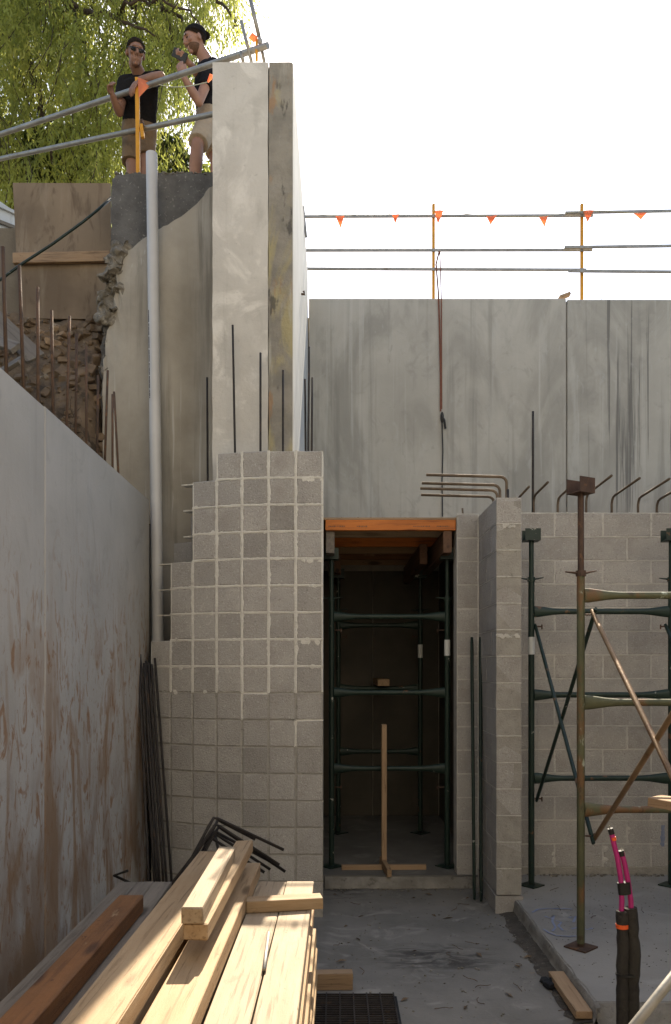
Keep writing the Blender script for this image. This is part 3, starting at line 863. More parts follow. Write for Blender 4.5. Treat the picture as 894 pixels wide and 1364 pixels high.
# curved wall
cw = thing('curved_block_wall', 'curved grey concrete block wall in stack bond with stepped top and pale joints', 'block wall')
ang = [0, 1.5, 7, 14, 19, 24.5, 30, 35]
pt = Vector((-.092, 5.9, 0))
cols = []
for a in ang:
    d = Vector((-math.cos(R(a)), math.sin(R(a)), 0))
    nxt = pt + d * .2025
    cols.append((pt.copy(), nxt.copy(), R(a)))
    pt = nxt
ZT = 3.365
tops = [0, 0, 0, 0, 1, 4, 7]
mort = MB(); mortd = MB(); core = MB(); cored = MB()
for ci in range(7):
    p, q, a = cols[ci]
    mid = (p + q) / 2
    T = Matrix.Translation(mid) @ Matrix.Rotation(-a, 4, 'Z')
    wcol = .2025
    for c in range(tops[ci], 17):
        z1 = ZT - .2 * c; zc = z1 - .1
        pale = c < 9
        bw = .1835 if pale else .1885
        bh = .1865 if pale else .1895
        if c == tops[ci]: bh = .19
        m_ = M_block
        if (ci, c) in ((2, 1), (1, 2), (2, 3), (2, 13), (3, 12), (2, 11), (0, 7)): m_ = M_blockd
        me = block_mesh(bw, .19, bh, m_)
        o = link('block', me, cw, M=T @ Matrix.Translation((random.uniform(-.0015, .0015), .095 + random.uniform(-.0012, .0012), zc + random.uniform(-.001, .001))) @ Matrix.Rotation(random.uniform(-.004, .004), 4, 'Y'))
        fade = {8: .75, 9: .4, 10: .25}.get(c, 1 if pale else .12)
        tgt = mort if pale or (c in (9, 10) and ci < 3 and random.random() < .5) else mortd
        if c > tops[ci]:
            ragged(tgt, T, -.103, .103, z1 - .011, z1 + .011, .0022 if pale else -.004)
        if ci < 6 and c >= tops[ci + 1]:
            ragged(tgt, T, -wcol / 2 - .0135, -wcol / 2 + .0135, z1 - .2, z1, .0026 if pale else -.004, False)
        if pale and random.random() < .45:
            blob(mort, T, random.uniform(-.085, .085), z1 - .2 + random.uniform(-.008, .008), random.uniform(.012, .024), .003)
        if ci == 0 and c in (1, 4, 7):
            for _ in range(4): blob(mort, T, random.uniform(-.05, .09), z1 - .012 - random.uniform(0, .012), random.uniform(.015, .03), .0018)
    z_top = ZT - .2 * tops[ci] - .006
    zs = ZT - .2 * 9
    core.box(-.1015, .1, .0035, .185, max(zs, LOW), z_top, T)
    cored.box(-.1015, .1, .0055, .185, LOW - .02, zs, T)
mort.build('mortar', M_mortar, cw); mortd.build('raked_mortar', M_mortard, cw)
core.build('joint_core', M_mortar, cw); cored.build('lower_joint_core', M_mortard, cw)
# mortar fins left on the stepped end, and the inner leaf behind it, its shade put into the colour
fins = MB()
for (ci, c) in [(4, 2), (4, 3), (4, 4), (5, 5), (5, 6), (4, 1), (5, 4)]:
    p, q, a = cols[ci]
    T = Matrix.Translation(q) @ Matrix.Rotation(-a, 4, 'Z')
    z = ZT - .2 * c
    L_ = random.uniform(.10, .2)
    n = 8; vs = []; fs = []
    for i in range(n + 1):
        u = -L_ * i / n; h = .006 + .003 * nz((c * 3 + i, ci, 0), 1.3)
        vs += [T @ Vector((u, .07 + .01 * nz((i, c, 2)), z - h)), T @ Vector((u, .068 + .01 * nz((i, c, 2)), z + h * .6)), T @ Vector((u, .14, z + h * .6)), T @ Vector((u, .14, z - h))]
    for i in range(n):
        for k in range(4): fs.append((i * 4 + k, i * 4 + (k + 1) % 4, i * 4 + 4 + (k + 1) % 4, i * 4 + 4 + k))
    fins.add(vs, fs)
fins.build('mortar_fin', M_mortar, cw)
inner = thing('inner_block_leaf', 'block leaf with shade in its colour behind the stepped edge of the curved wall', 'block wall')
for ci, c0 in ((5, 2), (6, 3)):
    p, q, a = cols[ci]
    T = Matrix.Translation((p + q) / 2) @ Matrix.Rotation(-a, 4, 'Z')
    for c in range(c0, 17):
        link('block', block_mesh(.196, .1, .192, M_blockd), inner, M=T @ Matrix.Translation((0, .31, ZT - .2 * c - .1)))
    mb = MB(); mb.box(-.1, .1, .27, .35, 0, ZT - .2 * c0 - .01, T); mb.build('joint_core', M_mortard, inner)

# generic straight wall in running bond, on a frame T (local x along, -y out)
def straight(parent, T, rows, z_top, h=.2, pale=.5, depth=.19, bh=.191):
    """rows: list (top first) of lists of joint positions along x"""
    mo = MB(); co = MB(); cnt = 0
    for r, js in enumerate(rows):
        z1 = z_top - h * r
        for a, b in zip(js[:-1], js[1:]):
            if b - a < .02: continue
            o = link('block', block_mesh(b - a - .009, depth, bh), parent,
                     M=T @ Matrix.Translation(((a + b) / 2 + random.uniform(-.001, .001), depth / 2 + random.uniform(-.0012, .0012), z1 - h / 2 - .001)))
            if random.random() < pale: ragged(mo, T, a, b, z1 - .007, z1 + .006, .0018, True, .55)
            if random.random() < pale * 1.3 and b < js[-1] - .01: ragged(mo, T, b - .009, b + .009, z1 - .195, z1, .002, False, .5)
        co.box(js[0], js[-1], .0035, depth - .004, z1 - h, z1 - (.008 if r == 0 else 0), T)
    mo.build('mortar', M_mortarm, parent)
    co.build('joint_core', M_mortarm, parent)

YW = 6.74
rw = thing('block_wall', 'straight grey block wall in running bond behind the scaffold frames', 'block wall')
T = Matrix.Translation((0, YW, 0))
rows = []
for r in range(15):
    s0 = 1.447 if r % 2 == 0 else 1.447 + .205
    js = [1.408] + [s0 + .4085 * k for k in range(0 if s0 > 1.44 else 1, 9)]
    js = sorted(set(j for j in js if j >= 1.408))
    rows.append(js[:8])
rows = [[j for j in js if j < 4.5] + [4.5] for js in rows]
straight(rw, T, rows, 3.063, pale=.85)
mb = MB(); mb.box(1.41, 4.5, YW + .004, YW + .18, -.01, .066); mb.build('base_course', M_mortard, rw)
mb = MB()
for i in range(160):
    rock(mb, (rr.uniform(1.45, 3.4), YW - rr.uniform(-.005, .06) ** 1, .004), rr.choice([.008, .012, .018]), 1200 + i, .6)
mb.build('mortar_droppings', M_chunk, rw)
mb = MB()
for k in range(9):
    x = [1.86, 2.27, 2.9, 2.68, 2.47, 1.65, 2.07, 3.1, 2.9][k]
    blobz = [.15, .17, .16, .2, .33, .42, .14, .12, .25][k]
    for q in range(5): blob(mb, T, x + rr.uniform(-.015, .015), blobz + rr.uniform(-.07, .07), rr.uniform(.015, .03), .002)
mb.build('mortar_smear', M_mortarm, rw)
mb = MB()
for i in range(50):
    rock(mb, (rr.uniform(1.42, 3.4), YW + rr.uniform(.0, .08), 3.066), rr.choice([.006, .01, .013]), 1500 + i, .6)
mb.build('crumbs', M_mortar, rw)

jm = thing('door_jamb', 'narrow block door jamb between the doorway and the projecting pier', 'block wall')
T = Matrix.Translation((1.028, YW, 0))
straight(jm, T, [[0, .186]] * 15, 3.055, pale=.95)
mb = MB(); mb.box(.004, .186, .005, .18, -.002, .056, T); mb.build('base_course', M_block, jm)
mb = MB()
T2 = Matrix.Translation((1.214, YW - .004, 0))
ragged(mb, T2, -.012, .0, .05, 3.05, .004, False, .8)
mb.build('corner_mortar', M_mortar, jm)

pier = thing('block_pier', 'projecting block pier with a chipped top beside the doorway', 'block wall')
PX0, PX1, PY0 = 1.212, 1.402, 5.995
mo = MB(); co = MB()
Tf = Matrix.Translation((PX0, PY0, 0))
Ts = Matrix.Translation((PX0, YW, 0)) @ Matrix.Rotation(R(-90), 4, 'Z')   # local x toward the viewer, -y out to -X
for r in range(15):
    z1 = 3.04 - .2 * r
    ys = [PY0, PY0 + .39, YW - .004] if r % 2 == 0 else [PY0, PY0 + .19, PY0 + .58, YW - .004]
    for a, b in zip(ys[:-1], ys[1:]):
        me = block_mesh(.19, b - a - .008, .192)
        o = link('block', me, pier, M=Matrix.Translation(((PX0 + PX1) / 2 + rr.uniform(-.001, .001), (a + b) / 2, z1 - .101)))
        if r == 0 and a == PY0:     # chipped front top block
            me2 = me.copy(); o.data = me2
            bm = bmesh.new(); bm.from_mesh(me2)
            tope = [e for e in bm.edges if all(v.co.z > .085 for v in e.verts) and all(v.co.y < -.15 for v in e.verts) and abs(e.verts[0].co.x - e.verts[1].co.x) > .1]
            bmesh.ops.subdivide_edges(bm, edges=tope, cuts=9)
            for v in bm.verts:
                if v.co.z > .085 and v.co.y < -.15 and -.07 < v.co.x < .06:
                    v.co.z -= .020 + .008 * nz((v.co.x * 40, 0, 0))
            bm.to_mesh(me2); bm.free()
    co.box(PX0 + .003, PX1 - .003, PY0 + .0035, YW - .002, z1 - .2, z1 - (.03 if r == 0 else 0))
    if r: ragged(mo, Tf, 0, .19, z1 - .006, z1 + .005, .0016, True, .6)
    if r: ragged(mo, Ts, 0, .74, z1 - .005, z1 + .005, .0014, True, .6)
for q in range(7): blob(mo, Tf, .06 + .012 * q + rr.uniform(-.01, .01), 2.83 - rr.uniform(.0, .02), rr.uniform(.012, .022), .002)
for q in range(9): blob(mo, Tf, .02 + .018 * q + rr.uniform(-.01, .01), 2.0 + rr.uniform(-.015, .008), rr.uniform(.012, .022), .002)
mo.build('mortar', M_mortarm, pier); co.build('joint_core', M_mortard, pier)
mb = MB(); mb.box(PX0 - .006, PX1 + .012, PY0 + .004, YW - .003, LOW - .01, .03)
mb.build('footing', M_block, pier)

# ------------------------------------------------------------------ formwork over the doorway
mb = MB(); mb.box(-.088, 1.24, YW + .022, YB - .006, 3.012, 3.03); mb.box(-.322, -.0875, YW + .0225, YB - .006, 3.0125, 3.029)
tag(mb.build('plywood_deck', M_pined), 'plywood formwork deck lying over the doorway below the panel wall', 'formwork')
mb = MB()
for i in range(70):
    rock(mb, (rr.uniform(-.08, 1.02), YW + .03 + rr.uniform(0, .1), 3.032), rr.choice([.006, .009, .013]), 1700 + i, .5)
tag(mb.build('deck_debris', M_chunk), 'concrete crumbs along the edge of the formwork deck', 'debris', kind='stuff')
ZD = 3.010
def joist(y, mat, lb, h=.088):
    o = timber('joist', (-.085, y, ZD - h / 2), (1.022, y, ZD - h / 2), .045, h, mat)
    return tag(o, lb, 'timber', 'formwork joists over the doorway')
o = joist(YW + .045, M_lvlor, 'bright orange timber joist along the front edge over the doorway')
# stencilled print, too blurred to read: small dark dashes
pr = MB()
for x0, x1 in ((-.06, .08), (.18, .26), (.66, .80), (.86, .96)):
    x = x0
    while x < x1:
        wv = rr.uniform(.006, .014); hv = rr.uniform(.006, .012)
        pr.box(x, x + wv, YW + .0217, YW + .0222, 2.955 - hv / 2, 2.955 + hv / 2)
        x += wv + rr.uniform(.003, .006)
e = pr.build('stencil_print', M_brown, o)
e.matrix_parent_inverse = o.matrix_basis.inverted()
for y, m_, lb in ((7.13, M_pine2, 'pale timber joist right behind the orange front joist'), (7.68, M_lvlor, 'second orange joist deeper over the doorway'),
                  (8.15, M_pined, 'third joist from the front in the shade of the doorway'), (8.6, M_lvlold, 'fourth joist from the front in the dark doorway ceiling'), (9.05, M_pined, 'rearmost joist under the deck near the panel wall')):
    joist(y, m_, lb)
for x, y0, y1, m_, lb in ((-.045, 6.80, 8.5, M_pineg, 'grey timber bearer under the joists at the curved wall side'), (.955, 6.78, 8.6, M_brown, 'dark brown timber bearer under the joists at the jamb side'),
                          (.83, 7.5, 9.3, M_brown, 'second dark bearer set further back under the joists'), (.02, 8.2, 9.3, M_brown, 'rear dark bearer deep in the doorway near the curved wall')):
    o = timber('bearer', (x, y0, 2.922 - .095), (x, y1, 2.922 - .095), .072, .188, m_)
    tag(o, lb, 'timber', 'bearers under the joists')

# room walls and added back sheets, room shade put into their dark colour
M_room_shade = mk('room_shade_brown', (.085, .072, .052), (.058, .05, .036), 2.2, .6, .1, 40, [((.12, .09, .062), (1, 1, .5), 2.5, .55, .7, .5)])
for x0, x1, lb in ((-.30, .44, 'dark brown sheet added as shade at the back of the doorway room, nearer the curved wall'), (.446, 1.22, 'dark brown sheet added as shade at the back of the doorway room, nearer the jamb')):
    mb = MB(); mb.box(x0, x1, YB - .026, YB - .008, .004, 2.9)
    tag(mb.build('ply_or_shade_sheet', M_room_shade), lb, 'plywood')
mb = MB(); mb.box(-.318, -.112, 6.11, YW + .06, LOW, 3.005)
tag(mb.build('inner_wall', M_blockd), 'narrow block return behind the end of the curved wall', 'wall')
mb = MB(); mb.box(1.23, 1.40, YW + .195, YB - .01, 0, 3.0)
tag(mb.build('inner_wall', M_room_shade), 'inner wall darkened as shade on the jamb side of the doorway room', 'wall')

# ------------------------------------------------------------------ scaffold frames
def copy_tree(o, parent=None):
    c = o.copy(); C.objects.link(c); c.parent = parent
    for ch in o.children: copy_tree(ch, c)
    return c
def shoring_frame(X0, X1, Y, label, mats, zscrew, ztop, cap='u', flare=True, group='scaffold frames', tagside=None, foot=True):
    mstd, mrail, mscrew = mats
    t = thing('shoring_scaffold', label, 'scaffold', (X0, Y, 0), group)
    W = X1 - X0
    zr = (2.205, 1.535, .865)
    for s, x in ((0, 0.0), (1, W)):
        b = MB(); b.loft([(x, 0, .03), (x, 0, zscrew)], .0245, 12); st = b.build('standard', mstd, t, True)
        smooth_by_angle(st.data)
        b = MB(); b.loft([(x, 0, zscrew - .01), (x, 0, ztop - .02)], .0195, 10)
        n = int((ztop - zscrew) / .012)
        sj = b.build('screw_jack', mscrew, t, True); smooth_by_angle(sj.data)
        b = MB(); b.loft([(x, 0, zscrew - .005), (x, 0, zscrew + .03)], .031, 12)
        b.loft([(x - .10, -.012, zscrew + .022), (x - .03, 0, zscrew + .016), (x + .03, 0, zscrew + .016), (x + .10, .012, zscrew + .03)], [(.008, .004), (.014, .008), (.014, .008), (.008, .004)], 8)
        b.build('wing_nut', mscrew, sj)
        b = MB()
        Mh = Matrix.Translation((x, 0, ztop)) @ Matrix.Rotation(R(28 if cap == 'u' else 0), 4, 'Z')
        hw, hl, hh = .052, .062, .095
        b.box(-hl, hl, -hw, hw, -.03, -.022, Mh)
        b.box(-hl, hl, -hw - .007, -hw, -.03, hh - .03, Mh)
        b.box(-hl, hl, hw, hw + .007, -.03, hh - .03, Mh)
        b.build('u_head', mscrew if cap == 'u' else mstd, sj)
        b = MB(); Mp = Matrix.Translation((x, 0, 0)) @ Matrix.Rotation(R(42), 4, 'Z')
        b.box(-.075, .075, -.075, .075, .002, .011, Mp); b.loft([(x, 0, .012), (x, 0, .06)], .021, 10)
        b.build('base_plate', mscrew, st)
        for zz in (2.085, .70):     # brace studs
            b = MB(); b.loft([(x + (.028 if s == 0 else -.028), 0, zz), (x + (.085 if s == 0 else -.085), 0, zz)], .006, 6)
            b.loft([(x + (.085 if s == 0 else -.085), 0, zz - .022), (x + (.085 if s == 0 else -.085), 0, zz + .016)], .006, 6)
            b.build('brace_stud', M_rustst, st)
    for z in zr:
        b = MB()
        xs = [.022, .05, .10, .17, .24, W - .24, W - .17, W - .10, W - .05, W - .022]
        ru = [.046, .045, .038, .028, .0225, .0225, .028, .038, .045, .046]
        b.loft([(x, 0, z) for x in xs], [(min(.0225, .0245), r) for r in ru], 14)
        o = b.build('rail', mrail, t, True); smooth_by_angle(o.data)
    if tagside is not None:
        for s in tagside:
            b = MB(); b.loft([((0 if s == 0 else W), 0, 1.86), ((0 if s == 0 else W), 0, 2.0)], .0268, 12, False)
            b.build('white_tag', M_tagw, t, True)
    return t
GR = (M_green, M_green, M_green)
shoring_frame(-.035, .985, 7.02, 'dark green scaffold frame standing just inside the doorway', GR, 2.35, 2.735, 'flat', tagside=(1,))
shoring_frame(.03, .90, 8.45, 'dark scaffold frame deep in the shade of the doorway', GR, 2.35, 2.735, 'flat', tagside=(1,))
shoring_frame(1.575, 2.70, 6.4, 'dark green scaffold frame close to the block wall', GR, 2.45, 2.80, 'flat', tagside=(0,))
near = shoring_frame(1.535, 2.76, 4.98, 'worn olive scaffold frame with rusty screw jacks, nearest on the slab', (M_olive, M_olive, M_rustst), 2.33, 2.87, 'u')
near.children  # parts share the frame's origin
def brace(p0, p1, mat, label, r=.0135):
    p0 = Vector(p0); p1 = Vector(p1)
    b = MB(); L_ = (p1 - p0).length
    ts = [0, .03 / L_, .08 / L_, .12 / L_, 1 - .12 / L_, 1 - .08 / L_, 1 - .03 / L_, 1]
    sh_ = [(.011, .015), (.012, .018), (.0125, .0165), (r, r), (r, r), (.0125, .0165), (.012, .018), (.011, .015)]
    b.loft([p0.lerp(p1, t) for t in ts], sh_, 10)
    o = b.build('scaffold_brace', mat, None, True); smooth_by_angle(o.data)
    return tag(o, label, 'scaffold', 'diagonal scaffold braces')
bx = 1.61
brace((bx, 6.42, 2.10), (bx - .005, 4.95, .66), M_green, 'green brace slanting down forward from the wall frame to the olive frame')
brace((bx + .012, 6.42, .68), (bx + .01, 4.95, 2.12), M_green, 'green brace rising from the wall frame foot to the olive frame')
brace((bx, 5.0, 2.11), (bx, 3.05, .68), M_tan, 'tan sunlit brace running down toward the viewer from the olive frame', .0155)
brace((bx + .012, 5.0, .67), (bx + .012, 3.05, 2.10), M_tan, 'rusty brown brace rising toward the viewer from the olive frame foot', .0155)
brace((2.66, 6.42, 2.10), (2.66, 4.95, .66), M_green, 'green brace slanting down from the second standard of the wall frame')
shoring_frame(1.62, 2.85, 3.05, 'scaffold frame beside the viewer beyond the photo edge', (M_olive, M_olive, M_rustst), 2.33, 2.87, 'u')
# sunlit tube crossing the lower corner
b = MB(); b.loft([(.66, 2.9, LOW + .01), (1.595, 3.015, .975)], .019, 12)
tag(b.build('steel_tube', M_galv, smooth=True), 'bright sunlit steel tube slanting across the lower corner by the conduits', 'tube')
# plank end poking in at the side
o = timber('plank', P(872, 1066, 4.55) , P(985, 1086, 4.2), .16, .05, M_pined)
tag(o, 'plank end poking in past the frames at the photo edge', 'timber')
# wood form along the slab front
o = timber('form_board', (1.78, 4.10, -.02), (4.2, 4.08, -.02), .045, .10, M_pined)
tag(o, 'timber form board along the front edge of the slab behind the conduits', 'timber')

# two tubes leaning in the corner of pier and jamb
for k, (a, b_, lb) in enumerate([((641, 1186, 6.28), (640, 849, 6.66), 'green scaffold brace leaning in the pier corner, the one nearer the pier'),
                                 ((632, 1188, 6.33), (628.5, 849, 6.68), 'green scaffold brace leaning in the corner, the one nearer the doorway')]):
    p0 = P(*a); p1 = P(*b_); p0.z = LOW + .01
    brace(p0, p1, M_green, lb, .014)

# T-shaped wooden prop in the doorway
tp = thing('timber_stand', 'upright timber offcut on a crossed timber foot in the doorway', 'timber stand', (0.42, 6.93, 0))
def child(o, t):
    o.parent = t; o.matrix_parent_inverse = Matrix.Translation(t.location).inverted(); return o
Ys = 6.95
px_ = lambda x: (x - 447) * Ys / F
zt = EYE + (890 - 965) * Ys / F
child(timber('post', (px_(511.5), Ys, .03), (px_(511.5), Ys, zt), .045, .088, M_pined, roll=R(0)), tp)
child(timber('foot', (px_(455), Ys - .035, .02), (px_(567), Ys - .03, .022), .045, .042, M_pined), tp)
child(timber('foot', (px_(516), Ys - .28, .03), (px_(509), Ys + .06, .06), .04, .07, M_pined), tp)
# planks lying on the inner frames
o = timber('plank', (.50, 8.25, 1.60), (.50, 9.35, 1.60), .12, .07, M_pined)
tag(o, 'timber plank end lying across the inner scaffold rails in the doorway', 'timber')

# ------------------------------------------------------------------ pipe
mb = MB()
a, b = P(202, 205, 6.78), P(210.5, 856, 6.50)
pts = [a.lerp(b, t / 6) for t in range(7)]
mb.loft(pts, .048, 24, False)
mb.loft([a, a.lerp(b, .001)], .044, 24)
o = mb.build('downpipe', M_pvc, smooth=True); smooth_by_angle(o.data, 60)
pp = MB()
for k in range(60):
    t = .335 + .18 * k / 60
    q = a.lerp(b, t) + Vector((-.034, -.0355, 0)); hv = rr.uniform(.003, .009)
    if k % 9 != 8: pp.box(q.x - .003, q.x + .003, q.y - .001, q.y + .003, q.z - hv, q.z + hv)
pp.build('printed_line', M_rebard, o)
tag(o, 'tall pale grey plastic pipe standing between the retaining wall and curved blockwork', 'pipe')

# ------------------------------------------------------------------ guard rails and bunting
gb = thing('guard_rail', 'steel guard rail with yellow posts on top of the panel wall', 'guard rail')
YG = 9.58
def flat_rail(p0, p1, mat, parent, w_=.02, h_=.034):
    return timber('rail', p0, p1, w_, h_, mat, parent, 0, .004, 0)
for (x0, y0, x1, y1, d) in [(406, 288.5, 790, 287, 0), (753, 283.5, 1010, 279, -.04), (407, 333.5, 789, 333, 0), (752, 329.5, 1010, 326, -.04), (408, 358, 781, 359.5, 0), (757, 361, 1010, 363, -.04)]:
    flat_rail(P(x0, y0, YG + d), P(x1, y1, YG + d), M_galv, gb)
for px in (577.5, 775, 968):
    p = P(px, 272, YG + .03); 
    timber('post', (p.x, p.y, ZB - .2), p, .034, .034, M_yel, gb, 0, .004, 0)
b = MB(); b.loft([P(404, 275, YG - 1.2), P(408, 316, YG - 1.2)], .013, 8); b.build('clamp', M_galv, gb)
bt = thing('bunting', 'string of orange triangular safety flags along the rail over the panel wall', 'bunting')
fl = [(453, 17, 12, 2), (527, 13, 9, -1), (585, 19, 12, -4), (655, 12, 14, -4), (724, 14, 12, 4), (784, 16, 14, -3), (853, 9, 18, 2)]
sy = [288, 286, 281, 288, 289, 281, 284]
for (px, h, wd, sk), y0 in zip(fl, sy):
    b = MB(); Yf = YG - .06
    a0, a1, a2 = P(px - wd / 2, y0, Yf), P(px + wd / 2, y0 - 1, Yf), P(px + sk * .4, y0 + h * .95, Yf - .01)
    md = (a0 + a1 + a2) / 3 + Vector((0, -.025, 0))
    b.add([a0, a1, a2, md], [(0, 3, 1), (1, 3, 2), (2, 3, 0)])
    b.add([v + Vector((0, .002, 0)) for v in (a0, a1, a2, md)], [(1, 3, 0), (2, 3, 1), (0, 3, 2)])
    b.build('flag', M_flag, bt)
b = MB(); b.loft([P(x, y, YG - .06) for x, y in [(406, 284), (453, 288), (490, 284), (527, 286), (585, 280), (620, 285), (655, 288), (724, 288), (784, 280), (853, 284), (1000, 278)]], .003, 4)
b.build('string', M_string, bt)
# strap hanging down the panel wall
b = MB()
Yq = YB - .02
pts = [P(585, 335, YG - .03), P(581, 352, YG - .04), P(584, 390, YB - .03), P(585.5, 430, Yq), P(587, 500, Yq), P(587, 548, Yq)]
b.loft(pts, [(.011, .003)] * 6, 6)
b.loft([P(586, 335, YG - .02), P(588, 400, YB - .03), P(588.5, 545, Yq)], [(.008, .002)] * 3, 6)
st = thing('hanging_strap', 'thin rust-brown strap with a dark knot hanging down the panel wall', 'strap')
b.build('strap', M_strap, st)
b = MB(); b.ball(P(589, 556, Yq), .022, .016, .07); b.loft([P(588, 552, Yq), P(592, 560, Yq - .02), P(593.5, 571, Yq)], .014, 6); b.build('knot', M_strapd, st)
b = MB(); b.loft([P(588.5, 550, Yq), P(590, 600, Yq), P(589, 640, Yq), P(589.5, 688, Yq)], .008, 6); b.build('cord', M_strapd, st)
o = timber('timber_offcut', P(745, 397, YB + .12), P(759, 392, YB + .12), .09, .035, M_pined)
tag(o, 'small timber offcut lying on top of the panel wall by the second post', 'timber')

# near guard rail beside the two men
gl = thing('guard_rail', 'long grey guard rail tubes with one yellow post in front of the two men', 'guard rail')
A1, B1 = P(357, 60.5, 6.3), P(184, 118, 7.05)
def tube_line(a, b, t0, t1, r, mat, name, parent):
    m_ = MB(); m_.loft([a.lerp(b, t0), a.lerp(b, (t0 + t1) / 2), a.lerp(b, t1)], r, 12); o = m_.build(name, mat, parent, True); smooth_by_angle(o.data); return o
tube_line(A1, B1, 0, 2.9, .024, M_galv, 'rail', gl)
A2, B2 = P(284, 152, 6.62), P(184, 173, 7.08)
tube_line(A2, B2, -.25, 4.2, .022, M_galv, 'rail', gl)
pb0 = P(184.5, 230, 7.0); pb0.z -= .25
timber('post', pb0, P(183, 104, 7.02), .034, .034, M_yel, gl, 0, .003, 0)
timber('clamp', P(188.5, 166, 7.0), P(190.5, 184, 7.0), .03, .035, M_yel, gl, 0, .003, 0)
b = MB(); b.loft([P(189, 160, 7.03), P(191, 168, 7.0)], .012, 6); b.build('bolt', M_rustst, gl)
def flagm(pts, Y, parent):
    b = MB(); vs = [P(x, y, Y + d) for x, y, d in pts]
    n = len(vs); c = sum(vs, Vector()) / n + Vector((0, -.02, 0))
    b.add(vs + [c], [(i, (i + 1) % n, n) for i in range(n)])
    b.add([v + Vector((0, .003, 0)) for v in vs + [c]], [((i + 1) % n, i, n) for i in range(n)])
    return b.build('flag', M_flag, parent)
bn = thing('bunting', 'orange flags on a pale string tied to the rail before the two men', 'bunting')
flagm([(183.5, 103, 0), (203, 109.5, 0), (196, 118, -.03), (185, 129.5, 0)], 6.98, bn)
flagm([(279.5, 98, 0), (283.5, 99.5, 0), (282.5, 105, 0), (277.5, 110, 0), (276, 108.5, 0)], 6.5, bn)
b = MB(); b.loft([P(203, 109, 6.97), P(215, 113.5, 6.9), P(230, 116, 6.8), P(247, 115.5, 6.7), P(262, 113, 6.6), P(278, 109, 6.5)], .004, 5); b.build('string', M_string, bn)
ps = thing('rail_support', 'leaning steel poles with a yellow bracket and orange flag on the pillar top', 'guard rail')
Yk = 6.38
for (x0, y0, x1, y1, r) in [(321.5, 28, 335, 82, .0135), (331, -12, 345, 48, .0165), (345, 46, 352, 82, .0135), (321, 69, 324, 82, .014)]:
    m_ = MB(); m_.loft([P(x1, y1, Yk), P(x0, y0, Yk)], r, 10); m_.build('pole', M_galv, ps, True)
timber('bracket', P(342, 81, Yk - .03), P(342, 52, Yk - .03), .02, .024, M_yel, ps, 0, .003, 0)
b = MB(); b.ball(P(346.5, 55, Yk - .04), .02, .02, .03); b.build('coupler', M_galv, ps)
flagm([(331, 50, 0), (336, 43, 0), (343.5, 49, 0), (338.5, 57, 0)], Yk - .05, ps)

# ------------------------------------------------------------------ timber stack in the foreground
TZ = .67
SG = 'timbers of the foreground stack'
def tim(x0a, x0b, ya, x1a, x1b, yb, ztop, h, mat, label, group=SG):
    """board between near end (y=ya, x0a..x0b) and far end (y=yb, x1a..x1b)"""
    wd = ((x0b - x0a) + (x1b - x1a)) / 2
    p0 = Vector(((x0a + x0b) / 2, ya, ztop - h / 2)); p1 = Vector(((x1a + x1b) / 2, yb, ztop - h / 2))
    o = timber('timber', p0, p1, wd, h, mat, None, 0, .004, .0018)
    return tag(o, label, 'timber', group)
NE = .95
tim(-.262, -.124, NE, -.246, -.110, 4.04, TZ, .07, M_pine2, 'pale wide plank at the outer edge of the timber stack')
tim(-.412, -.270, NE, -.392, -.252, 4.04, TZ - .002, .07, M_pine2, 'pale wide plank second from the outer edge of the stack')
tim(-.57, -.425, NE, -.55, -.405, 3.98, TZ - .003, .07, M_pined, 'plank half hidden under the thick bright timbers of the stack')
tim(-.72, -.58, NE, -.70, -.56, 3.96, TZ - .002, .07, M_pined, 'shaded plank under the highest long timber of the stack')
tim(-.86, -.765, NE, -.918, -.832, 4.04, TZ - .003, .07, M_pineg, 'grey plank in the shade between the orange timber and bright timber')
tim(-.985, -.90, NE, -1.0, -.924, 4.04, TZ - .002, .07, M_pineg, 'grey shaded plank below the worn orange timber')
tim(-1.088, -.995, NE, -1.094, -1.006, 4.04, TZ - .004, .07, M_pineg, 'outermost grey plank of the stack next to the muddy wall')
tim(-.975, -.865, NE, -.955, -.852, 3.52, TZ + .076, .075, M_lvlold, 'worn orange-painted timber lying on the shaded side of the stack')
tim(-.735, -.59, NE, -.70, -.56, 3.9, TZ + .073, .072, M_pine, 'lower of two long timbers carrying the small offcuts')
tim(-.745, -.588, NE, -.690, -.545, 4.06, TZ + .147, .073, M_pine, 'highest long bright timber of the stack, half in shade')
tim(-.572, -.418, NE, -.528, -.393, 4.12, TZ + .074, .073, M_pine, 'long bright timber next to the pale planks, reaching furthest back')
tim(-.522, -.437, 2.72, -.503, -.419, 4.04, TZ + .206, .057, M_pine, 'lower of two short timbers piled on the stack')
tim(-.526, -.449, 2.71, -.531, -.460, 3.64, TZ + .264, .057, M_pine2, 'topmost short timber block piled on the stack')
o = timber('timber', (-.40, 3.54, TZ + .027), (-.062, 3.60, TZ + .027), .085, .052, M_pine)
tag(o, 'short timber lying crosswise over the pale planks', 'timber', SG)
bar([G(358, 1243, TZ + .01), G(352, 1291, TZ + .012)], .008, M_galv, 'short steel bar lying in the gap between the pale planks', None, 'steel_bar', 'rebar')
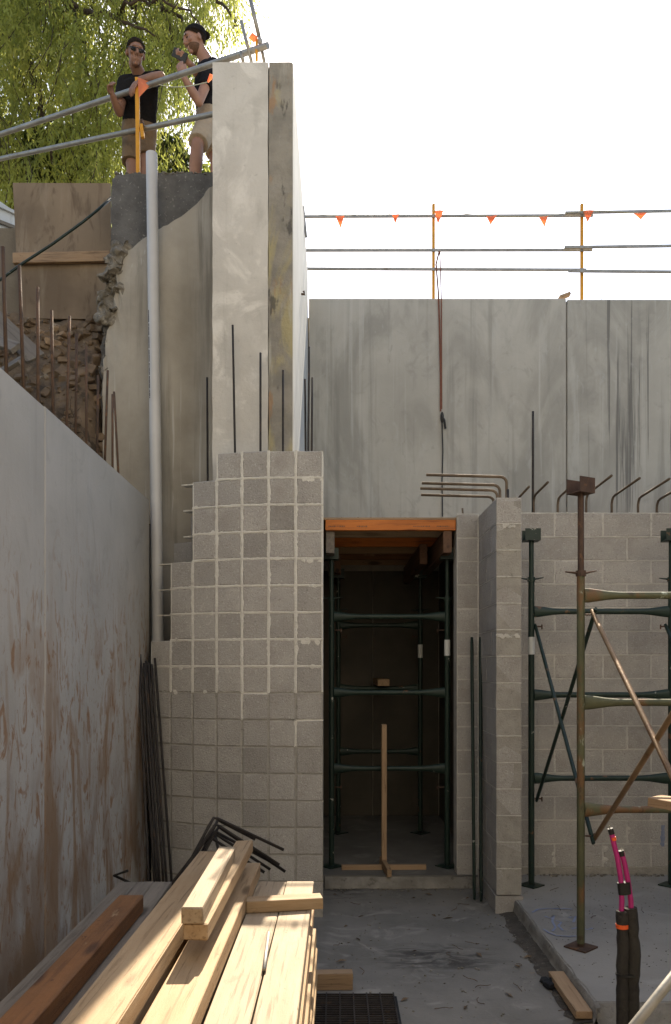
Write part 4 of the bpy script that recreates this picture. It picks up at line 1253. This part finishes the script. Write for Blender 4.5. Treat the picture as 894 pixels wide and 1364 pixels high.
# lower layers, seen on the open side
for k in range(8):
    z1 = TZ - .072 - .076 * k
    dx = rr.uniform(-.012, .02); dy = rr.uniform(-.12, .02)
    xr = -.112 + dx
    o = timber('timber', (xr - .085, NE, z1 - .036), (xr - .07, 4.0 + dy, z1 - .036), .145, .07, random.choice([M_pine2, M_pine, M_pined]), None, 0, .004, .0018)
    tag(o, f'sawn plank on the open side of the timber stack, {ORD[k]} below the top planks', 'timber', 'lower planks of the stack')
for y, w_ in ((1.5, 'near the viewer'), (3.45, 'toward its far end')):
    o = timber('timber', (-1.1, y, LOW + .05), (-.14, y, LOW + .05), .09, .095, M_pineg)
    tag(o, f'bearer on the floor under the timber stack, {w_}', 'timber', 'bearers under the stack')
    o = timber('timber', (-1.09, y, TZ - .121), (-.29, y, TZ - .121), .09, .09, M_pineg)
    tag(o, f'cross timber just below the top planks of the stack, {w_}', 'timber', 'cross timbers in the stack')
    o = timber('timber', (-1.0, y, LOW + .1), (-1.0, y, TZ - .168), .1, .1, M_pineg)
    tag(o, f'post propping the shaded side of the timber stack, {w_}', 'timber', 'props under the stack')
o = timber('timber_offcut', G(380, 1322, LOW) + Vector((0, .05, .05)), G(470, 1321, LOW) + Vector((0, .05, .05)), .07, .095, M_pined)
tag(o, 'brown timber lying on the floor at the end of the stack, above the grating', 'timber')

# steel floor grating
gt = thing('floor_grating', 'dark steel mesh grating lying on the floor beside the timber stack', 'grating')
g0 = G(402, 1330, LOW); x0, x1, y1, y0 = -.20, (524 - 447) * 4.45 / F, 4.45, 3.75
for i in range(26):
    y = y0 + (y1 - y0) * i / 25
    b = MB(); b.box(x0, x1, y - .004, y + .004, LOW + .008, LOW + .030); b.build('bar', M_rebard, gt)
for i in range(8):
    x = x0 + (x1 - x0) * i / 7
    b = MB(); b.box(x - .004, x + .004, y0 - .01, y1 + .01, LOW + .012, LOW + .034); b.build('cross_bar', M_rebard, gt)
b = MB(); b.box(x0 - .02, x1 + .02, y0 - .02, y1 + .02, LOW + .002, LOW + .0075); b.build('tray', M_rag, gt)

# long bars leaning in the corner of the retaining wall
for k in range(7):
    t0 = 183 + 3.6 * k; b0 = 201 + 4.6 * k
    bar([P(b0 + rr.uniform(-2, 2), 1192, 5.75 + .02 * k), P(t0 + rr.uniform(-2, 2), 872 + rr.uniform(-3, 12) + 1.2 * k, 6.12 + .01 * k)], .0095, M_rebard,
        f'dark straight bar in the bundle leaning in the corner, {ORD[k]} from the muddy wall', 'bundle of bars in the corner')
# pile of bent bars behind the stack
bb = [((236, 1180), (285, 1088), (378, 1132)), ((228, 1190), (287, 1097), (372, 1152)), ((240, 1196), (291, 1101), (380, 1161)), ((222, 1186), (284, 1106), (365, 1150)),
      ((250, 1178), (290, 1092), (340, 1118)), ((232, 1200), (280, 1115), (352, 1162)), ((300, 1170), (286, 1110), (360, 1158))]
for k, (a, b, c) in enumerate(bb):
    Y = 5.0 + .05 * k
    A, B_, C_ = P(*a, Y - .2), P(*b, Y), P(*c, Y + .05)
    A = B_ + (A - B_) * 2.2
    pts = [A, B_.lerp(A, .06), B_ + Vector((0, 0, -.006)), B_.lerp(C_, .06), C_]
    m_ = MB(); m_.loft(pts, .010, 7)
    tag(m_.build('bent_rebar', M_rebard, smooth=True), 'dark bent bar in the pile behind the timber stack', 'rebar', 'pile of bent bars')
m_ = MB(); m_.loft([P(186, 1182, 5.0), P(152, 1166, 4.95), P(170, 1160, 4.9)], .009, 7)
tag(m_.build('bent_rebar', M_rebard, smooth=True), 'small hooked bar sticking out by the muddy wall behind the stack', 'rebar')

# ------------------------------------------------------------------ conduits, board and rag on the slab side
cd = thing('conduit_bundle', 'two magenta conduits in black foam sleeves rising at the slab edge', 'conduit')
Yc_ = 3.86
def cpt(px, py): return P(px, py, Yc_)
def ctube(name, pts, r, mat, n=12, parent=cd):
    m_ = MB(); m_.loft(pts, r, n); o = m_.build(name, mat, parent, True); smooth_by_angle(o.data, 60); return o
c1 = [cpt(827, 1230), cpt(828.5, 1200), cpt(827, 1170), cpt(822, 1140), cpt(818, 1125), cpt(814, 1106)]
c2 = [cpt(841, 1230), cpt(840.5, 1200), cpt(836, 1170), cpt(832, 1150), cpt(828, 1135)]
a1 = ctube('conduit', c1, .0125, M_pink); a2 = ctube('conduit', c2, .0125, M_pink)
ctube('end_tape', [cpt(815.2, 1111), cpt(813, 1103.5)], .0138, M_tape, 12, a1)
ctube('end_tape', [cpt(828.8, 1140), cpt(827, 1133)], .0138, M_tape, 12, a2)
ctube('marker_tape', [cpt(817.6, 1119.5), cpt(816.5, 1115)], .0142, M_otape, 12, a1)
ctube('band', [cpt(833, 1191), cpt(831, 1175)], [(.033, .02)] * 2, M_tape)
for i in range(6):
    m_ = MB(); q = cpt(812 + (0 if i < 3 else 15) + rr.uniform(-1, 3), 1103 + (0 if i < 3 else 30)); m_.loft([q + Vector((0, 0, -.02)), q + Vector((rr.uniform(-.006, .006), 0, .012))], .002, 5); m_.build('wire_end', M_galv, a1 if i < 3 else a2)
def sleeve(pts, r0, seed):
    pts2 = []; rad = []
    n = 26
    for i in range(n + 1):
        t = i / n * (len(pts) - 1); k = min(int(t), len(pts) - 2)
        p = pts[k].lerp(pts[k + 1], t - k)
        pts2.append(p + Vector((.004 * nz((seed, i * .4, 0)), 0, 0)))
        rad.append(r0 * (1 + .12 * nz((seed, i * .7, 5)) - (.10 if i % 9 == 4 else 0)))
    return pts2, rad
s1, r1 = sleeve([cpt(829, 1412), cpt(829, 1364), cpt(829, 1310), cpt(830, 1260), cpt(828.5, 1213)], .029, 1)
s2, r2 = sleeve([cpt(843, 1412), cpt(843, 1364), cpt(843, 1310), cpt(845, 1270), cpt(840, 1209)], .031, 5)
fs1 = ctube('foam_sleeve', s1, r1, M_sleeve); ctube('foam_sleeve', s2, r2, M_sleeve)
ctube('marker_tape', [cpt(828.9, 1236), cpt(828.8, 1230.5)], .0305, M_otape, 12, fs1)
ctube('tie', [cpt(836, 1299), cpt(836, 1296)], [(.058, .036)] * 2, M_tape)
# board beside the slab edge
q0 = G(741, 1298, LOW + .045); q1 = G(778, 1352, LOW + .045)
o = timber('board', q0, q1, .088, .042, M_pined)
tag(o, 'short timber board lying on the floor along the slab edge', 'timber')
mb = MB(); rock(mb, (0, 0, 0), .055, 61, .5); rock(mb, (.03, .03, .01), .04, 62, .6); rock(mb, (-.01, .06, 0), .045, 63, .5)
o = mb.build('rag', M_rag); o.location = G(733, 1312, LOW + .02); tag(o, 'crumpled black rag beside the short board on the floor', 'rag')
# blue crayon scribble on the slab
mb = MB()
def ribbon(pts, wd):
    vs = []; fs = []
    for i, p in enumerate(pts):
        a = pts[max(i - 1, 0)]; b = pts[min(i + 1, len(pts) - 1)]
        d = Vector((b[0] - a[0], b[1] - a[1], 0)).normalized(); nrm = Vector((-d.y, d.x, 0)) * wd * (.6 + .5 * abs(nz((p[0] * 9, p[1] * 9, 0))))
        c = Vector((p[0], p[1], .004))
        vs += [c - nrm, c + nrm]
    for i in range(len(pts) - 1): fs.append((2 * i, 2 * i + 2, 2 * i + 3, 2 * i + 1))
    mb.add(vs, fs)
def gp(px, py): q = G(px, py, 0); return (q.x, q.y)
ribbon([gp(x, y) for x, y in [(709, 1216), (716, 1212), (730, 1210.5), (748, 1211), (762, 1211.5)]], .012)
ribbon([gp(x, y) for x, y in [(724, 1238), (731, 1243), (742, 1247), (758, 1248), (778, 1247)]], .010)
ribbon([gp(x, y) for x, y in [(726, 1221), (734, 1224), (738, 1220), (736, 1228), (740, 1236), (736, 1241)]], .013)
ribbon([gp(x, y) for x, y in [(740, 1227), (748, 1229), (744, 1234), (750, 1240)]], .012)
ribbon([gp(x, y) for x, y in [(758, 1223), (767, 1221), (764, 1229)]], .012)
ribbon([gp(x, y) for x, y in [(762, 1238), (772, 1235), (782, 1239), (790, 1237)]], .012)
tag(mb.build('chalk_mark', M_blue), 'faint blue crayon scribble circled on the slab by the base plate', 'marking')
mb = MB(); bl = MB()
T = Matrix.Translation((0, YW, 0))
ragged(mb, T, (883 - 447) * YW / F - .02, (883 - 447) * YW / F + .02, .24, .42, .004, False, .6)
tag(mb.build('paint_mark', M_blue), 'small blue paint mark on the block wall at the photo edge', 'marking')

# leaves and grit on the floors
mb = MB()
for i in range(600):
    x = rr.uniform(-.05, 1.3); y = 4.2 + 2.5 * rr.random()
    if rr.random() < .35: x = 1.30 - abs(rr.gauss(0, .05)); y = rr.uniform(4.2, 6.0)
    rock(mb, (x, y, LOW + .004), rr.choice([.003, .004, .006, .010]), 3000 + i, .5)
for i in range(600):
    rock(mb, (rr.uniform(1.42, 3.2), rr.uniform(4.2, 6.7), .003), rr.choice([.003, .004, .006]), 3600 + i, .5)
for i in range(140):
    rock(mb, (rr.uniform(-.05, 1.2), 6.70 - abs(rr.gauss(0, .06)), LOW + .004), rr.choice([.005, .008, .014]), 4000 + i, .5)
tag(mb.build('grit', M_chunk), 'scattered grit and mortar crumbs on the floor', 'grit', kind='stuff')
mb = MB()
for i in range(20):
    x, y = rr.uniform(-.05, 1.25), rr.uniform(4.2, 6.6)
    a = rr.uniform(0, 6.28); L_ = rr.uniform(.02, .05); wv = L_ * .28
    dx, dy = math.cos(a), math.sin(a)
    mb.add([(x - dx * L_, y - dy * L_, LOW + .006), (x - dy * wv, y + dx * wv, LOW + .016), (x + dx * L_, y + dy * L_, LOW + .008), (x + dy * wv, y - dx * wv, LOW + .010)], [(0, 1, 2, 3)])
tw_ = MB()
for i in range(26):
    lo_ = rr.random() < .6
    x, y, z = (rr.uniform(0, 1.25), rr.uniform(4.2, 6.6), LOW + .008) if lo_ else (rr.uniform(1.45, 2.7), rr.uniform(4.3, 6.6), .006)
    a = rr.uniform(0, 6.28); pts = [Vector((x, y, z))]
    for k in range(5):
        a += rr.uniform(-.8, .8); pts.append(pts[-1] + Vector((math.cos(a) * .02, math.sin(a) * .02, rr.uniform(0, .004))))
    tw_.loft(pts, .0018, 5)
tag(tw_.build('tie_wire', M_rebar), 'scattered offcuts of tie wire on the floor and slab', 'wire', kind='stuff')
tag(mb.build('dry_leaves', M_earth), 'small dry leaves scattered on the lower floor', 'leaves', kind='stuff')

# ------------------------------------------------------------------ people
def limb(mb, pts, rad, n=14, ends=True):
    mb.loft(pts, rad, n)
    if ends:
        for p, r in ((pts[0], rad[0]), (pts[-1], rad[-1])):
            r = r if not isinstance(r, tuple) else min(r)
            mb.ball(p, r * .98, r * .98, r * .98, 12, 8)
def hand(mb, wrist, d, palm, thumb, L=.185, curl=.5):
    """d: direction of the fingers, palm: direction the palm faces, thumb: direction of the thumb side"""
    d = d.normalized(); palm = (palm - d * palm.dot(d)).normalized(); thumb = d.cross(palm) * (1 if d.cross(palm).dot(thumb) > 0 else -1)
    k = wrist + d * (L * .47)
    M_ = Matrix((thumb, d, palm)).transposed()
    mb.ball(wrist + d * (L * .26), .039, L * .30, .016, 12, 8, M_)
    mb.ball(wrist + d * (L * .08), .026, .035, .020, 10, 8, M_)
    for q, (off, ln) in enumerate(((.028, .88), (.0095, 1.0), (-.0095, .94), (-.027, .74))):
        p = k + thumb * off; seg = L * .5 * ln; dd = d.copy(); pts = [p - d * .02]
        for a, fr in ((curl * .5, .45), (curl * 1.1, .30), (curl * .9, .25)):
            ax = dd.cross(palm).normalized()
            dd = Matrix.Rotation(a, 3, ax) @ dd
            pts.append(pts[-1] + dd * (seg * fr + (.02 if len(pts) == 1 else 0)))
        limb(mb, pts, [.0095, .009, .0085, .007], 8)
    p = wrist + d * (L * .16) + thumb * .026
    dd = (d * .7 + thumb * .6 + palm * .25).normalized()
    limb(mb, [p, p + dd * .035, p + dd * .035 + (d * .9 + palm * .3).normalized() * .045], [.0115, .010, .008], 8)
def head_parts(c, yaw, pitch, s=1.0):
    Mh = Matrix.Translation(c) @ Matrix.Rotation(yaw, 4, 'Z') @ Matrix.Rotation(pitch, 4, 'X')
    Mr = Mh.to_3x3()
    def at(x, y, z): return Mh @ Vector((x * s, y * s, z * s))
    return Mh, Mr, at
def head(mb, c, yaw, pitch):
    Mh, Mr, at = head_parts(c, yaw, pitch)
    b = lambda p, rx, ry, rz: mb.ball(at(*p), rx, ry, rz, 16, 12, Mr)
    b((0, .018, .035), .076, .096, .088)        # cranium
    b((0, -.028, .02), .066, .066, .085)        # face
    b((0, -.032, -.038), .057, .060, .058)      # jaw
    b((0, -.074, -.076), .024, .020, .020)      # chin
    b((0, -.085, .048), .050, .018, .012)       # brow
    for s_ in (-1, 1):
        b((s_ * .042, -.072, .002), .022, .020, .020)   # cheek
        b((s_ * .077, .012, .005), .010, .020, .032)    # ear
    mb.loft([at(0, -.088, .045), at(0, -.102, .02), at(0, -.116, -.006), at(0, -.098, -.018)], [.009, .0105, .014, .012], 10)   # nose
    for s_ in (-1, 1): b((s_ * .012, -.100, -.010), .009, .010, .008)
    b((0, -.090, -.040), .024, .010, .006); b((0, -.088, -.053), .021, .010, .007)   # lips
    return Mh, Mr, at
def shell(name, c, Mh, rx, ry, rz, planes, mat, parent, extra=None, nu=28, nv=20, wob=.003):
    """an ellipsoid cap around the head, cut by planes given in head space"""
    bm = bmesh.new()
    bmesh.ops.create_uvsphere(bm, u_segments=nu, v_segments=nv, radius=1)
    for v in bm.verts:
        v.co = Vector((v.co.x * rx, v.co.y * ry, v.co.z * rz)) + Vector(c)
        v.co += v.co.normalized() * wob * nz(v.co * 60)
    for co, no in planes:
        bmesh.ops.bisect_plane(bm, geom=bm.verts[:] + bm.edges[:] + bm.faces[:], plane_co=co, plane_no=no, clear_inner=True)
    me = bpy.data.meshes.new(name); bm.to_mesh(me); bm.free()
    me.transform(Mh); me.materials.append(mat)
    for p in me.polygons: p.use_smooth = True
    return link(name, me, parent)
def sub(o, t):
    o.parent = t; o.matrix_parent_inverse = t.matrix_world.inverted() if False else Matrix.Translation(t.location).inverted(); return o

UP_Z = 5.87
# --- man leaning on the rail
def railpt(px):
    a, b = A1, B1
    best = min((abs((P_ := a.lerp(b, t / 400 * 2)).x / P_.y * F + 447 - px), t) for t in range(401))
    return a.lerp(b, best[1] / 400 * 2)
p1 = thing('person', 'person in sunglasses, black t-shirt and brown shorts leaning on the rail', 'person', (P(185, 300, 7.4).x, 7.4, UP_Z))
body = MB()
hc = P(180.5, 73, 7.13)
Mh, Mr, at = head(body, hc, R(24), R(24))
neckb = P(187, 103, 7.27)
limb(body, [neckb, at(0, .02, -.06)], [.062, .055])
spine = [P(185, 180, 7.38), P(186, 160, 7.36), P(186, 132, 7.31), P(187, 114, 7.28), P(187, 104, 7.27)]
limb(body, spine, [(.145, .10), (.14, .095), (.155, .105), (.155, .09), (.07, .06)], 18, False)
shR, shL = P(166, 111, 7.29), P(206, 106, 7.27)
elR, wrR = P(159, 150, 7.20), P(150, 127, 7.06)
elL = railpt(213) + Vector((.0, .03, .065)); wrL = railpt(186) + Vector((0, -.01, .062))
limb(body, [P(187, 108, 7.28), shR], [.06, .055]); limb(body, [P(187, 106, 7.28), shL], [.06, .055])
limb(body, [shR, shR.lerp(elR, .5), elR], [.052, .046, .038]); limb(body, [elR, elR.lerp(wrR, .35), wrR], [.038, .040, .027])
limb(body, [shL, shL.lerp(elL, .5), elL], [.052, .046, .040]); limb(body, [elL, elL.lerp(wrL, .35), wrL], [.040, .041, .028])
hand(body, wrR, P(146, 114, 7.0) - wrR, Vector((.6, -.6, 0)), Vector((0, -1, 0)), L=.16, curl=1.35)
hand(body, wrL, Vector((-.045, -.03, -.07)), Vector((.3, .8, -.4)), Vector((-.3, -.6, .4)), curl=.45)
for hip, kn, an in ((P(176, 182, 7.40), P(176, 222, 7.34), P(177, 288, 7.42)), (P(196, 182, 7.40), P(195, 218, 7.36), P(196, 288, 7.46))):
    an.z = UP_Z + .09
    limb(body, [hip, hip.lerp(kn, .5), kn], [.085, .072, .054]); limb(body, [kn, kn.lerp(an, .3), kn.lerp(an, .7), an], [.052, .057, .043, .036])
    limb(body, [an + Vector((0, .03, -.04)), an + Vector((0, -.06, -.052)), an + Vector((0, -.17, -.062))], [.038, .038, .026])
bo = fuse('body', body, M_skin, .006, 3); sub(bo, p1)
sh_ = MB()
limb(sh_, [P(186, 167, 7.37), P(186, 150, 7.345), P(186, 130, 7.305), P(187, 113, 7.275), P(187, 104.5, 7.262)], [(.158, .118), (.155, .115), (.168, .122), (.165, .105), (.085, .075)], 20, False)
limb(sh_, [P(187, 110, 7.28), shR], [.075, .068]); limb(sh_, [P(187, 109, 7.28), shL], [.075, .068])
sh_.loft([shR, shR.lerp(elR, .35), shR.lerp(elR, .62)], [.066, .064, .062], 14); sh_.loft([shL, shL.lerp(elL, .35), shL.lerp(elL, .62)], [.066, .064, .062], 14)
sub(fuse('t_shirt', sh_, M_black, .008, 3), p1)
st_ = MB()
limb(st_, [P(186, 163, 7.37), P(185.5, 176, 7.38), P(185.5, 186, 7.385)], [(.158, .118), (.165, .125), (.16, .12)], 20, False)
st_.loft([P(176.5, 180, 7.40), P(175.5, 202, 7.37), P(175, 217, 7.35)], [.092, .088, .088], 16); st_.loft([P(195.5, 180, 7.40), P(195, 198, 7.37), P(195, 209, 7.36)], [.092, .086, .084], 16)
sub(fuse('shorts', st_, M_khaki, .008, 2), p1)
sub(shell('hair', (0, .014, .038), Mh, .082, .102, .094, [((0, -.06, .068), (0, .62, .78)), ((0, .0, -.03), (0, .1, 1))], M_hair, None, nu=44, nv=32, wob=.008), p1)
g = MB()
for s_ in (-1, 1):
    pts = [at(s_ * x, -.095 + .25 * abs(x - .03) ** 1.2 * (1 if x > .03 else .3), z) for x, z in ((.008, .032), (.03, .036), (.06, .032), (.062, .018), (.05, .006), (.03, .002), (.012, .010))]
    c = sum(pts, Vector()) / 7 + (at(0, -1, 0) - at(0, 0, 0)) * .006
    g.add(pts + [c], [(i, (i + 1) % 7, 7) for i in range(7)]); g.add(pts + [c], [((i + 1) % 7, i, 7) for i in range(7)])
    g.loft([at(s_ * .06, -.085, .03), at(s_ * .078, -.05, .03), at(s_ * .082, .02, .022)], .003, 6)
g.loft([at(-.012, -.104, .03), at(0, -.107, .033), at(.012, -.104, .03)], .003, 6)
sub(g.build('sunglasses', M_glass), p1)

# --- man looking at his phone
p2 = thing('person', 'person in dark t-shirt, beige shorts and black cap holding up a phone beside the pillar', 'person', (P(276, 300, 7.35).x, 7.35, UP_Z))
body = MB()
hc = P(260, 56, 7.26)
YAW2 = R(-58)
Mh, Mr, at = head(body, hc, YAW2, R(24))
limb(body, [P(277, 84, 7.31), at(0, .02, -.06)], [.062, .055])
spine = [P(279, 172, 7.36), P(278, 148, 7.36), P(277, 116, 7.33), P(278, 96, 7.31), P(277, 86, 7.31)]
limb(body, spine, [(.10, .145), (.095, .14), (.11, .16), (.095, .15), (.06, .07)], 18, False)
shL, elL, wrL = P(284, 88, 7.16), P(265, 136, 7.08), P(245, 103, 6.98)
shR, elR, wrR = P(272, 90, 7.46), P(268, 104, 7.30), P(252, 84, 7.10)
limb(body, [P(278, 91, 7.31), shL], [.06, .055]); limb(body, [P(277, 91, 7.31), shR], [.06, .055])
limb(body, [shL, shL.lerp(elL, .5), elL], [.052, .046, .039]); limb(body, [elL, elL.lerp(wrL, .35), wrL], [.039, .041, .027])
limb(body, [shR, shR.lerp(elR, .5), elR], [.052, .046, .039]); limb(body, [elR, elR.lerp(wrR, .35), wrR], [.039, .041, .027])
hand(body, wrL, P(240, 90, 6.97) - wrL, Vector((.3, .9, .1)), Vector((1, 0, .4)), curl=.55)
hand(body, wrR, P(240, 77, 7.04) - wrR, Vector((-.3, .1, .9)), Vector((-.3, -1, .4)), curl=.9)
for hip, kn, an in ((P(275, 172, 7.27), P(263, 193, 7.12), P(257, 275, 7.24)), (P(282, 172, 7.45), P(288, 215, 7.42), P(290, 283, 7.5))):
    an.z = UP_Z + .09
    limb(body, [hip, hip.lerp(kn, .5), kn], [.088, .075, .056]); limb(body, [kn, kn.lerp(an, .3), kn.lerp(an, .7), an], [.055, .060, .046, .037])
    limb(body, [an + Vector((.03, 0, -.04)), an + Vector((-.06, 0, -.052)), an + Vector((-.17, 0, -.062))], [.038, .038, .026])
bo = fuse('body', body, M_skin2, .006, 3); sub(bo, p2)
sh_ = MB()
limb(sh_, [P(279, 158, 7.36), P(278, 140, 7.35), P(277, 114, 7.33), P(278, 96, 7.31), P(277.5, 87, 7.31)], [(.12, .158), (.115, .155), (.125, .172), (.108, .162), (.075, .085)], 20, False)
limb(sh_, [P(278, 93, 7.31), shL], [.075, .07]); limb(sh_, [P(277, 93, 7.31), shR], [.075, .07])
sh_.loft([shL, shL.lerp(elL, .3), shL.lerp(elL, .58)], [.067, .066, .064], 14); sh_.loft([shR, shR.lerp(elR, .3), shR.lerp(elR, .62)], [.067, .064, .062], 14)
sub(fuse('t_shirt', sh_, M_teal, .008, 3), p2)
st_ = MB()
limb(st_, [P(279, 153, 7.36), P(279, 166, 7.36), P(279, 176, 7.36)], [(.122, .16), (.13, .165), (.12, .16)], 20, False)
h0, k0 = P(275, 170, 7.27), P(263, 193, 7.12)
st_.loft([h0, h0.lerp(k0, .5), h0.lerp(k0, .92)], [.105, .098, .092], 16)
st_.loft([P(282, 170, 7.45), P(285, 192, 7.43), P(287, 206, 7.42)], [.10, .092, .09], 16)
sub(fuse('shorts', st_, M_beige, .008, 2), p2)
sub(shell('hair', (0, .014, .036), Mh, .082, .102, .094, [((0, -.055, .066), (0, .66, .75)), ((0, 0, -.028), (0, .1, 1))], M_hair, None), p2)
sub(shell('beard', (0, -.031, -.040), Mh, .0595, .064, .0605, [((0, -.02, -.036), (0, -.25, -1))], M_beard, None, wob=.001), p2)
cap = shell('cap', (0, .030, .062), Mh, .088, .108, .080, [((0, 0, .062), (0, .45, .9))], M_black, None)
sub(cap, p2)
cb = MB(); cb.ball(at(0, .120, .055), .060, .055, .010, 14, 8, Mr @ Matrix.Rotation(R(-28), 3, 'X')); cb.build('cap_brim', M_black, cap, True)
ey = MB()
for s_ in (-1, 1):
    ey.ball(at(s_ * .030, -.088, .024), .012, .006, .005, 10, 6, Mr); ey.ball(at(s_ * .030, -.096, .046), .018, .005, .004, 10, 6, Mr)
sub(ey.build('eyes_and_brows', M_hair, None, True), p2)
ph = timber('phone', P(230.5, 68.5, 7.03), P(249, 78, 7.03), .012, .075, M_tape, None, R(18), .003, 0)
tag(ph, 'dark phone held up by the person in the cap', 'phone')

# ------------------------------------------------------------------ trees and shrubs behind
def leaf_quads(vs, fs, p, d, L, wv, rnd):
    d = d.normalized()
    a = Vector((rnd.uniform(-1, 1), rnd.uniform(-1, 1), rnd.uniform(-1, 1)))
    s_ = d.cross(a)
    if s_.length < 1e-3: return
    s_ = s_.normalized() * wv
    o = len(vs)
    vs.extend(((p)[:], (p + d * L * .45 + s_)[:], (p + d * L)[:], (p + d * L * .45 - s_)[:]))
    fs.append((o, o + 1, o + 2, o + 3))
def mesh_obj(name, vs, fs, mat, parent):
    me = bpy.data.meshes.new(name); me.from_pydata(vs, [], fs); me.materials.append(mat); me.update()
    return link(name, me, parent)
tr_ = thing('pepper_tree', 'weeping yellow-green tree hanging over the two men', 'tree', (-7.0, 12.6, 5.95))
tw = MB()
tb = Vector((-7.0, 12.6, 5.95))
tw.loft([tb, tb + Vector((.15, 0, 1.0)), tb + Vector((.5, -.2, 2.2)), tb + Vector((1.0, -.5, 3.4))], [.42, .34, .30, .26], 14)
crown_base = tb + Vector((1.0, -.5, 3.4))
limbs = [
    [crown_base, P(-30, 30, 11.3), P(8, 36, 11.0), P(40, 26, 10.9), P(62, -10, 10.7), P(90, -90, 10.4)],
    [crown_base, P(-40, 60, 11.6), P(0, 48, 11.4), P(30, 20, 11.6), P(40, -60, 11.8)],
    [P(62, -10, 10.7), P(110, -40, 10.2), P(160, -25, 9.8), P(205, 0, 9.6), P(240, 25, 9.5), P(258, 62, 9.4)],
    [P(90, -60, 10.4), P(150, -90, 10.0), P(220, -60, 9.6), P(270, -20, 9.4), P(300, 14, 9.3), P(318, 34, 9.3)],
    [P(205, 0, 9.6), P(228, 40, 9.5), P(232, 80, 9.5)],
    [P(160, -25, 9.8), P(180, 20, 9.7), P(196, 60, 9.7), P(199, 105, 9.7)],
    [P(40, 26, 10.9), P(70, 60, 10.6), P(86, 120, 10.5)],
    [P(110, -40, 10.2), P(128, 20, 10.2), P(140, 70, 10.3)],
    [P(40, 26, 10.9), P(95, 8, 9.6), P(150, 18, 9.2), P(206, 48, 9.0)],
    [P(150, 18, 9.2), P(175, 4, 9.0), P(212, -6, 8.9), P(250, 14, 8.9), P(280, 50, 8.9)],
    [P(8, 36, 11.0), P(40, 90, 10.0), P(60, 150, 9.8), P(70, 215, 9.8)],
    [P(95, 8, 9.6), P(112, 60, 9.4), P(120, 120, 9.3)],
]
rads = [(.20, .05), (.16, .05), (.055, .010), (.05, .008), (.016, .005), (.02, .006), (.03, .008), (.022, .006), (.05, .010), (.025, .006), (.06, .02), (.02, .006)]
for pl, (ra, rb) in zip(limbs, rads):
    pts = []
    for a, b in zip(pl[:-1], pl[1:]):
        for k in range(5): pts.append(a.lerp(b, k / 5) + Vector((nz(a * 3 + b * k), nz(b * 2 + a * k), nz(a + b * k * .7))) * .10)
    pts.append(pl[-1])
    tw.loft(pts, [ra + (rb - ra) * i / (len(pts) - 1) for i in range(len(pts))], 8)
rt = random.Random(77)
def dens(px, py):
    d = 1.0
    if px > 215: d *= max(.05, 1 - (px - 215) / 120)
    if px > 225 and py > 125: d *= .25
    if 228 < px < 300 and py > 160: d *= .12
    if px > 285 and py > 70: d = 0
    d *= .25 + 1.6 * max(0, .4 + nz((px * .022, py * .02, 3.3)))
    return d
vs = []; fs = []; strands = 0
while strands < 2300:
    px = rt.uniform(-70, 335); py = rt.uniform(-190, 235); Y = rt.uniform(8.9, 12.6)
    L_ = rt.uniform(.45, 1.5)
    if rt.random() > dens(px, py + .5 * L_ * F / Y): continue
    strands += 1
    p = P(px, py, Y); d = Vector((rt.uniform(-.5, .5), rt.uniform(-.4, .4), -.5))
    n = int(L_ / .055); path = [p.copy()]
    for k in range(n):
        d = (d + Vector((rt.uniform(-.24, .24), rt.uniform(-.24, .24), -.13))).normalized()
        p = p + d * .055; path.append(p.copy())
        for q in range(3):
            sd_ = Vector((rt.uniform(-1, 1), rt.uniform(-1, 1), rt.uniform(-1.2, .15)))
            leaf_quads(vs, fs, p + Vector((rt.uniform(-.06, .06), rt.uniform(-.06, .06), rt.uniform(-.03, .03))), sd_ + d * .8, rt.uniform(.05, .115), rt.uniform(.007, .014), rt)
    if strands % 3 == 0: tw.loft(path[::3] if len(path) > 6 else path, .005, 4)
mesh_obj('crown', vs, fs, M_leaf, tr_)
tko = tw.build('trunk', M_bark, None, True)
for o in tr_.children: o.matrix_parent_inverse = Matrix.Translation(tr_.location).inverted()
sub(tko, tr_)
def shrub(px, py, Y, rx, rz, n, label, mat):
    c = P(px, py, Y); base = Vector((c.x, Y, UP_Z))
    t = thing('shrub', label, 'shrub', base, 'shrubs behind the men')
    vs = []; fs = []
    for i in range(n):
        u = Vector((rt.gauss(0, 1), rt.gauss(0, 1), rt.gauss(0, 1))).normalized() * rt.uniform(.35, 1) ** .5
        k = 1 + .45 * nz(u * 2.4, 1, px)
        p = c + Vector((u.x * rx * k, u.y * rx * k, u.z * rz * k)) - base
        leaf_quads(vs, fs, p, Vector((rt.uniform(-1, 1), rt.uniform(-1, 1), rt.uniform(-.8, .6))), rt.uniform(.05, .09), rt.uniform(.014, .024), rt)
    mesh_obj('crown', vs, fs, mat, t)
    m_ = MB()
    for k in range(5): m_.loft([Vector((0, 0, 0)), Vector((rt.uniform(-.1, .1), 0, .6)), (c - base) + Vector((rt.uniform(-rx, rx) * .6, rt.uniform(-rx, rx) * .6, rz * .4))], [.04, .03, .008], 6)
    m_.build('trunk', M_bark, t)
shrub(82, 222, 10.6, .55, .55, 5200, 'dark leafy shrub behind the plywood, beside the man in sunglasses', M_leafd)
shrub(228, 232, 10.2, .26, .50, 2600, 'leafy shrub between the legs of the two men', M_leafd)
shrub(275, 262, 10.4, .22, .42, 1500, 'small shrub low behind the legs of the man with the phone', M_leaf)
shrub(14, 232, 10.9, .5, .7, 4200, 'yellow-green bush at the photo edge above the metal sheets', M_leaf)
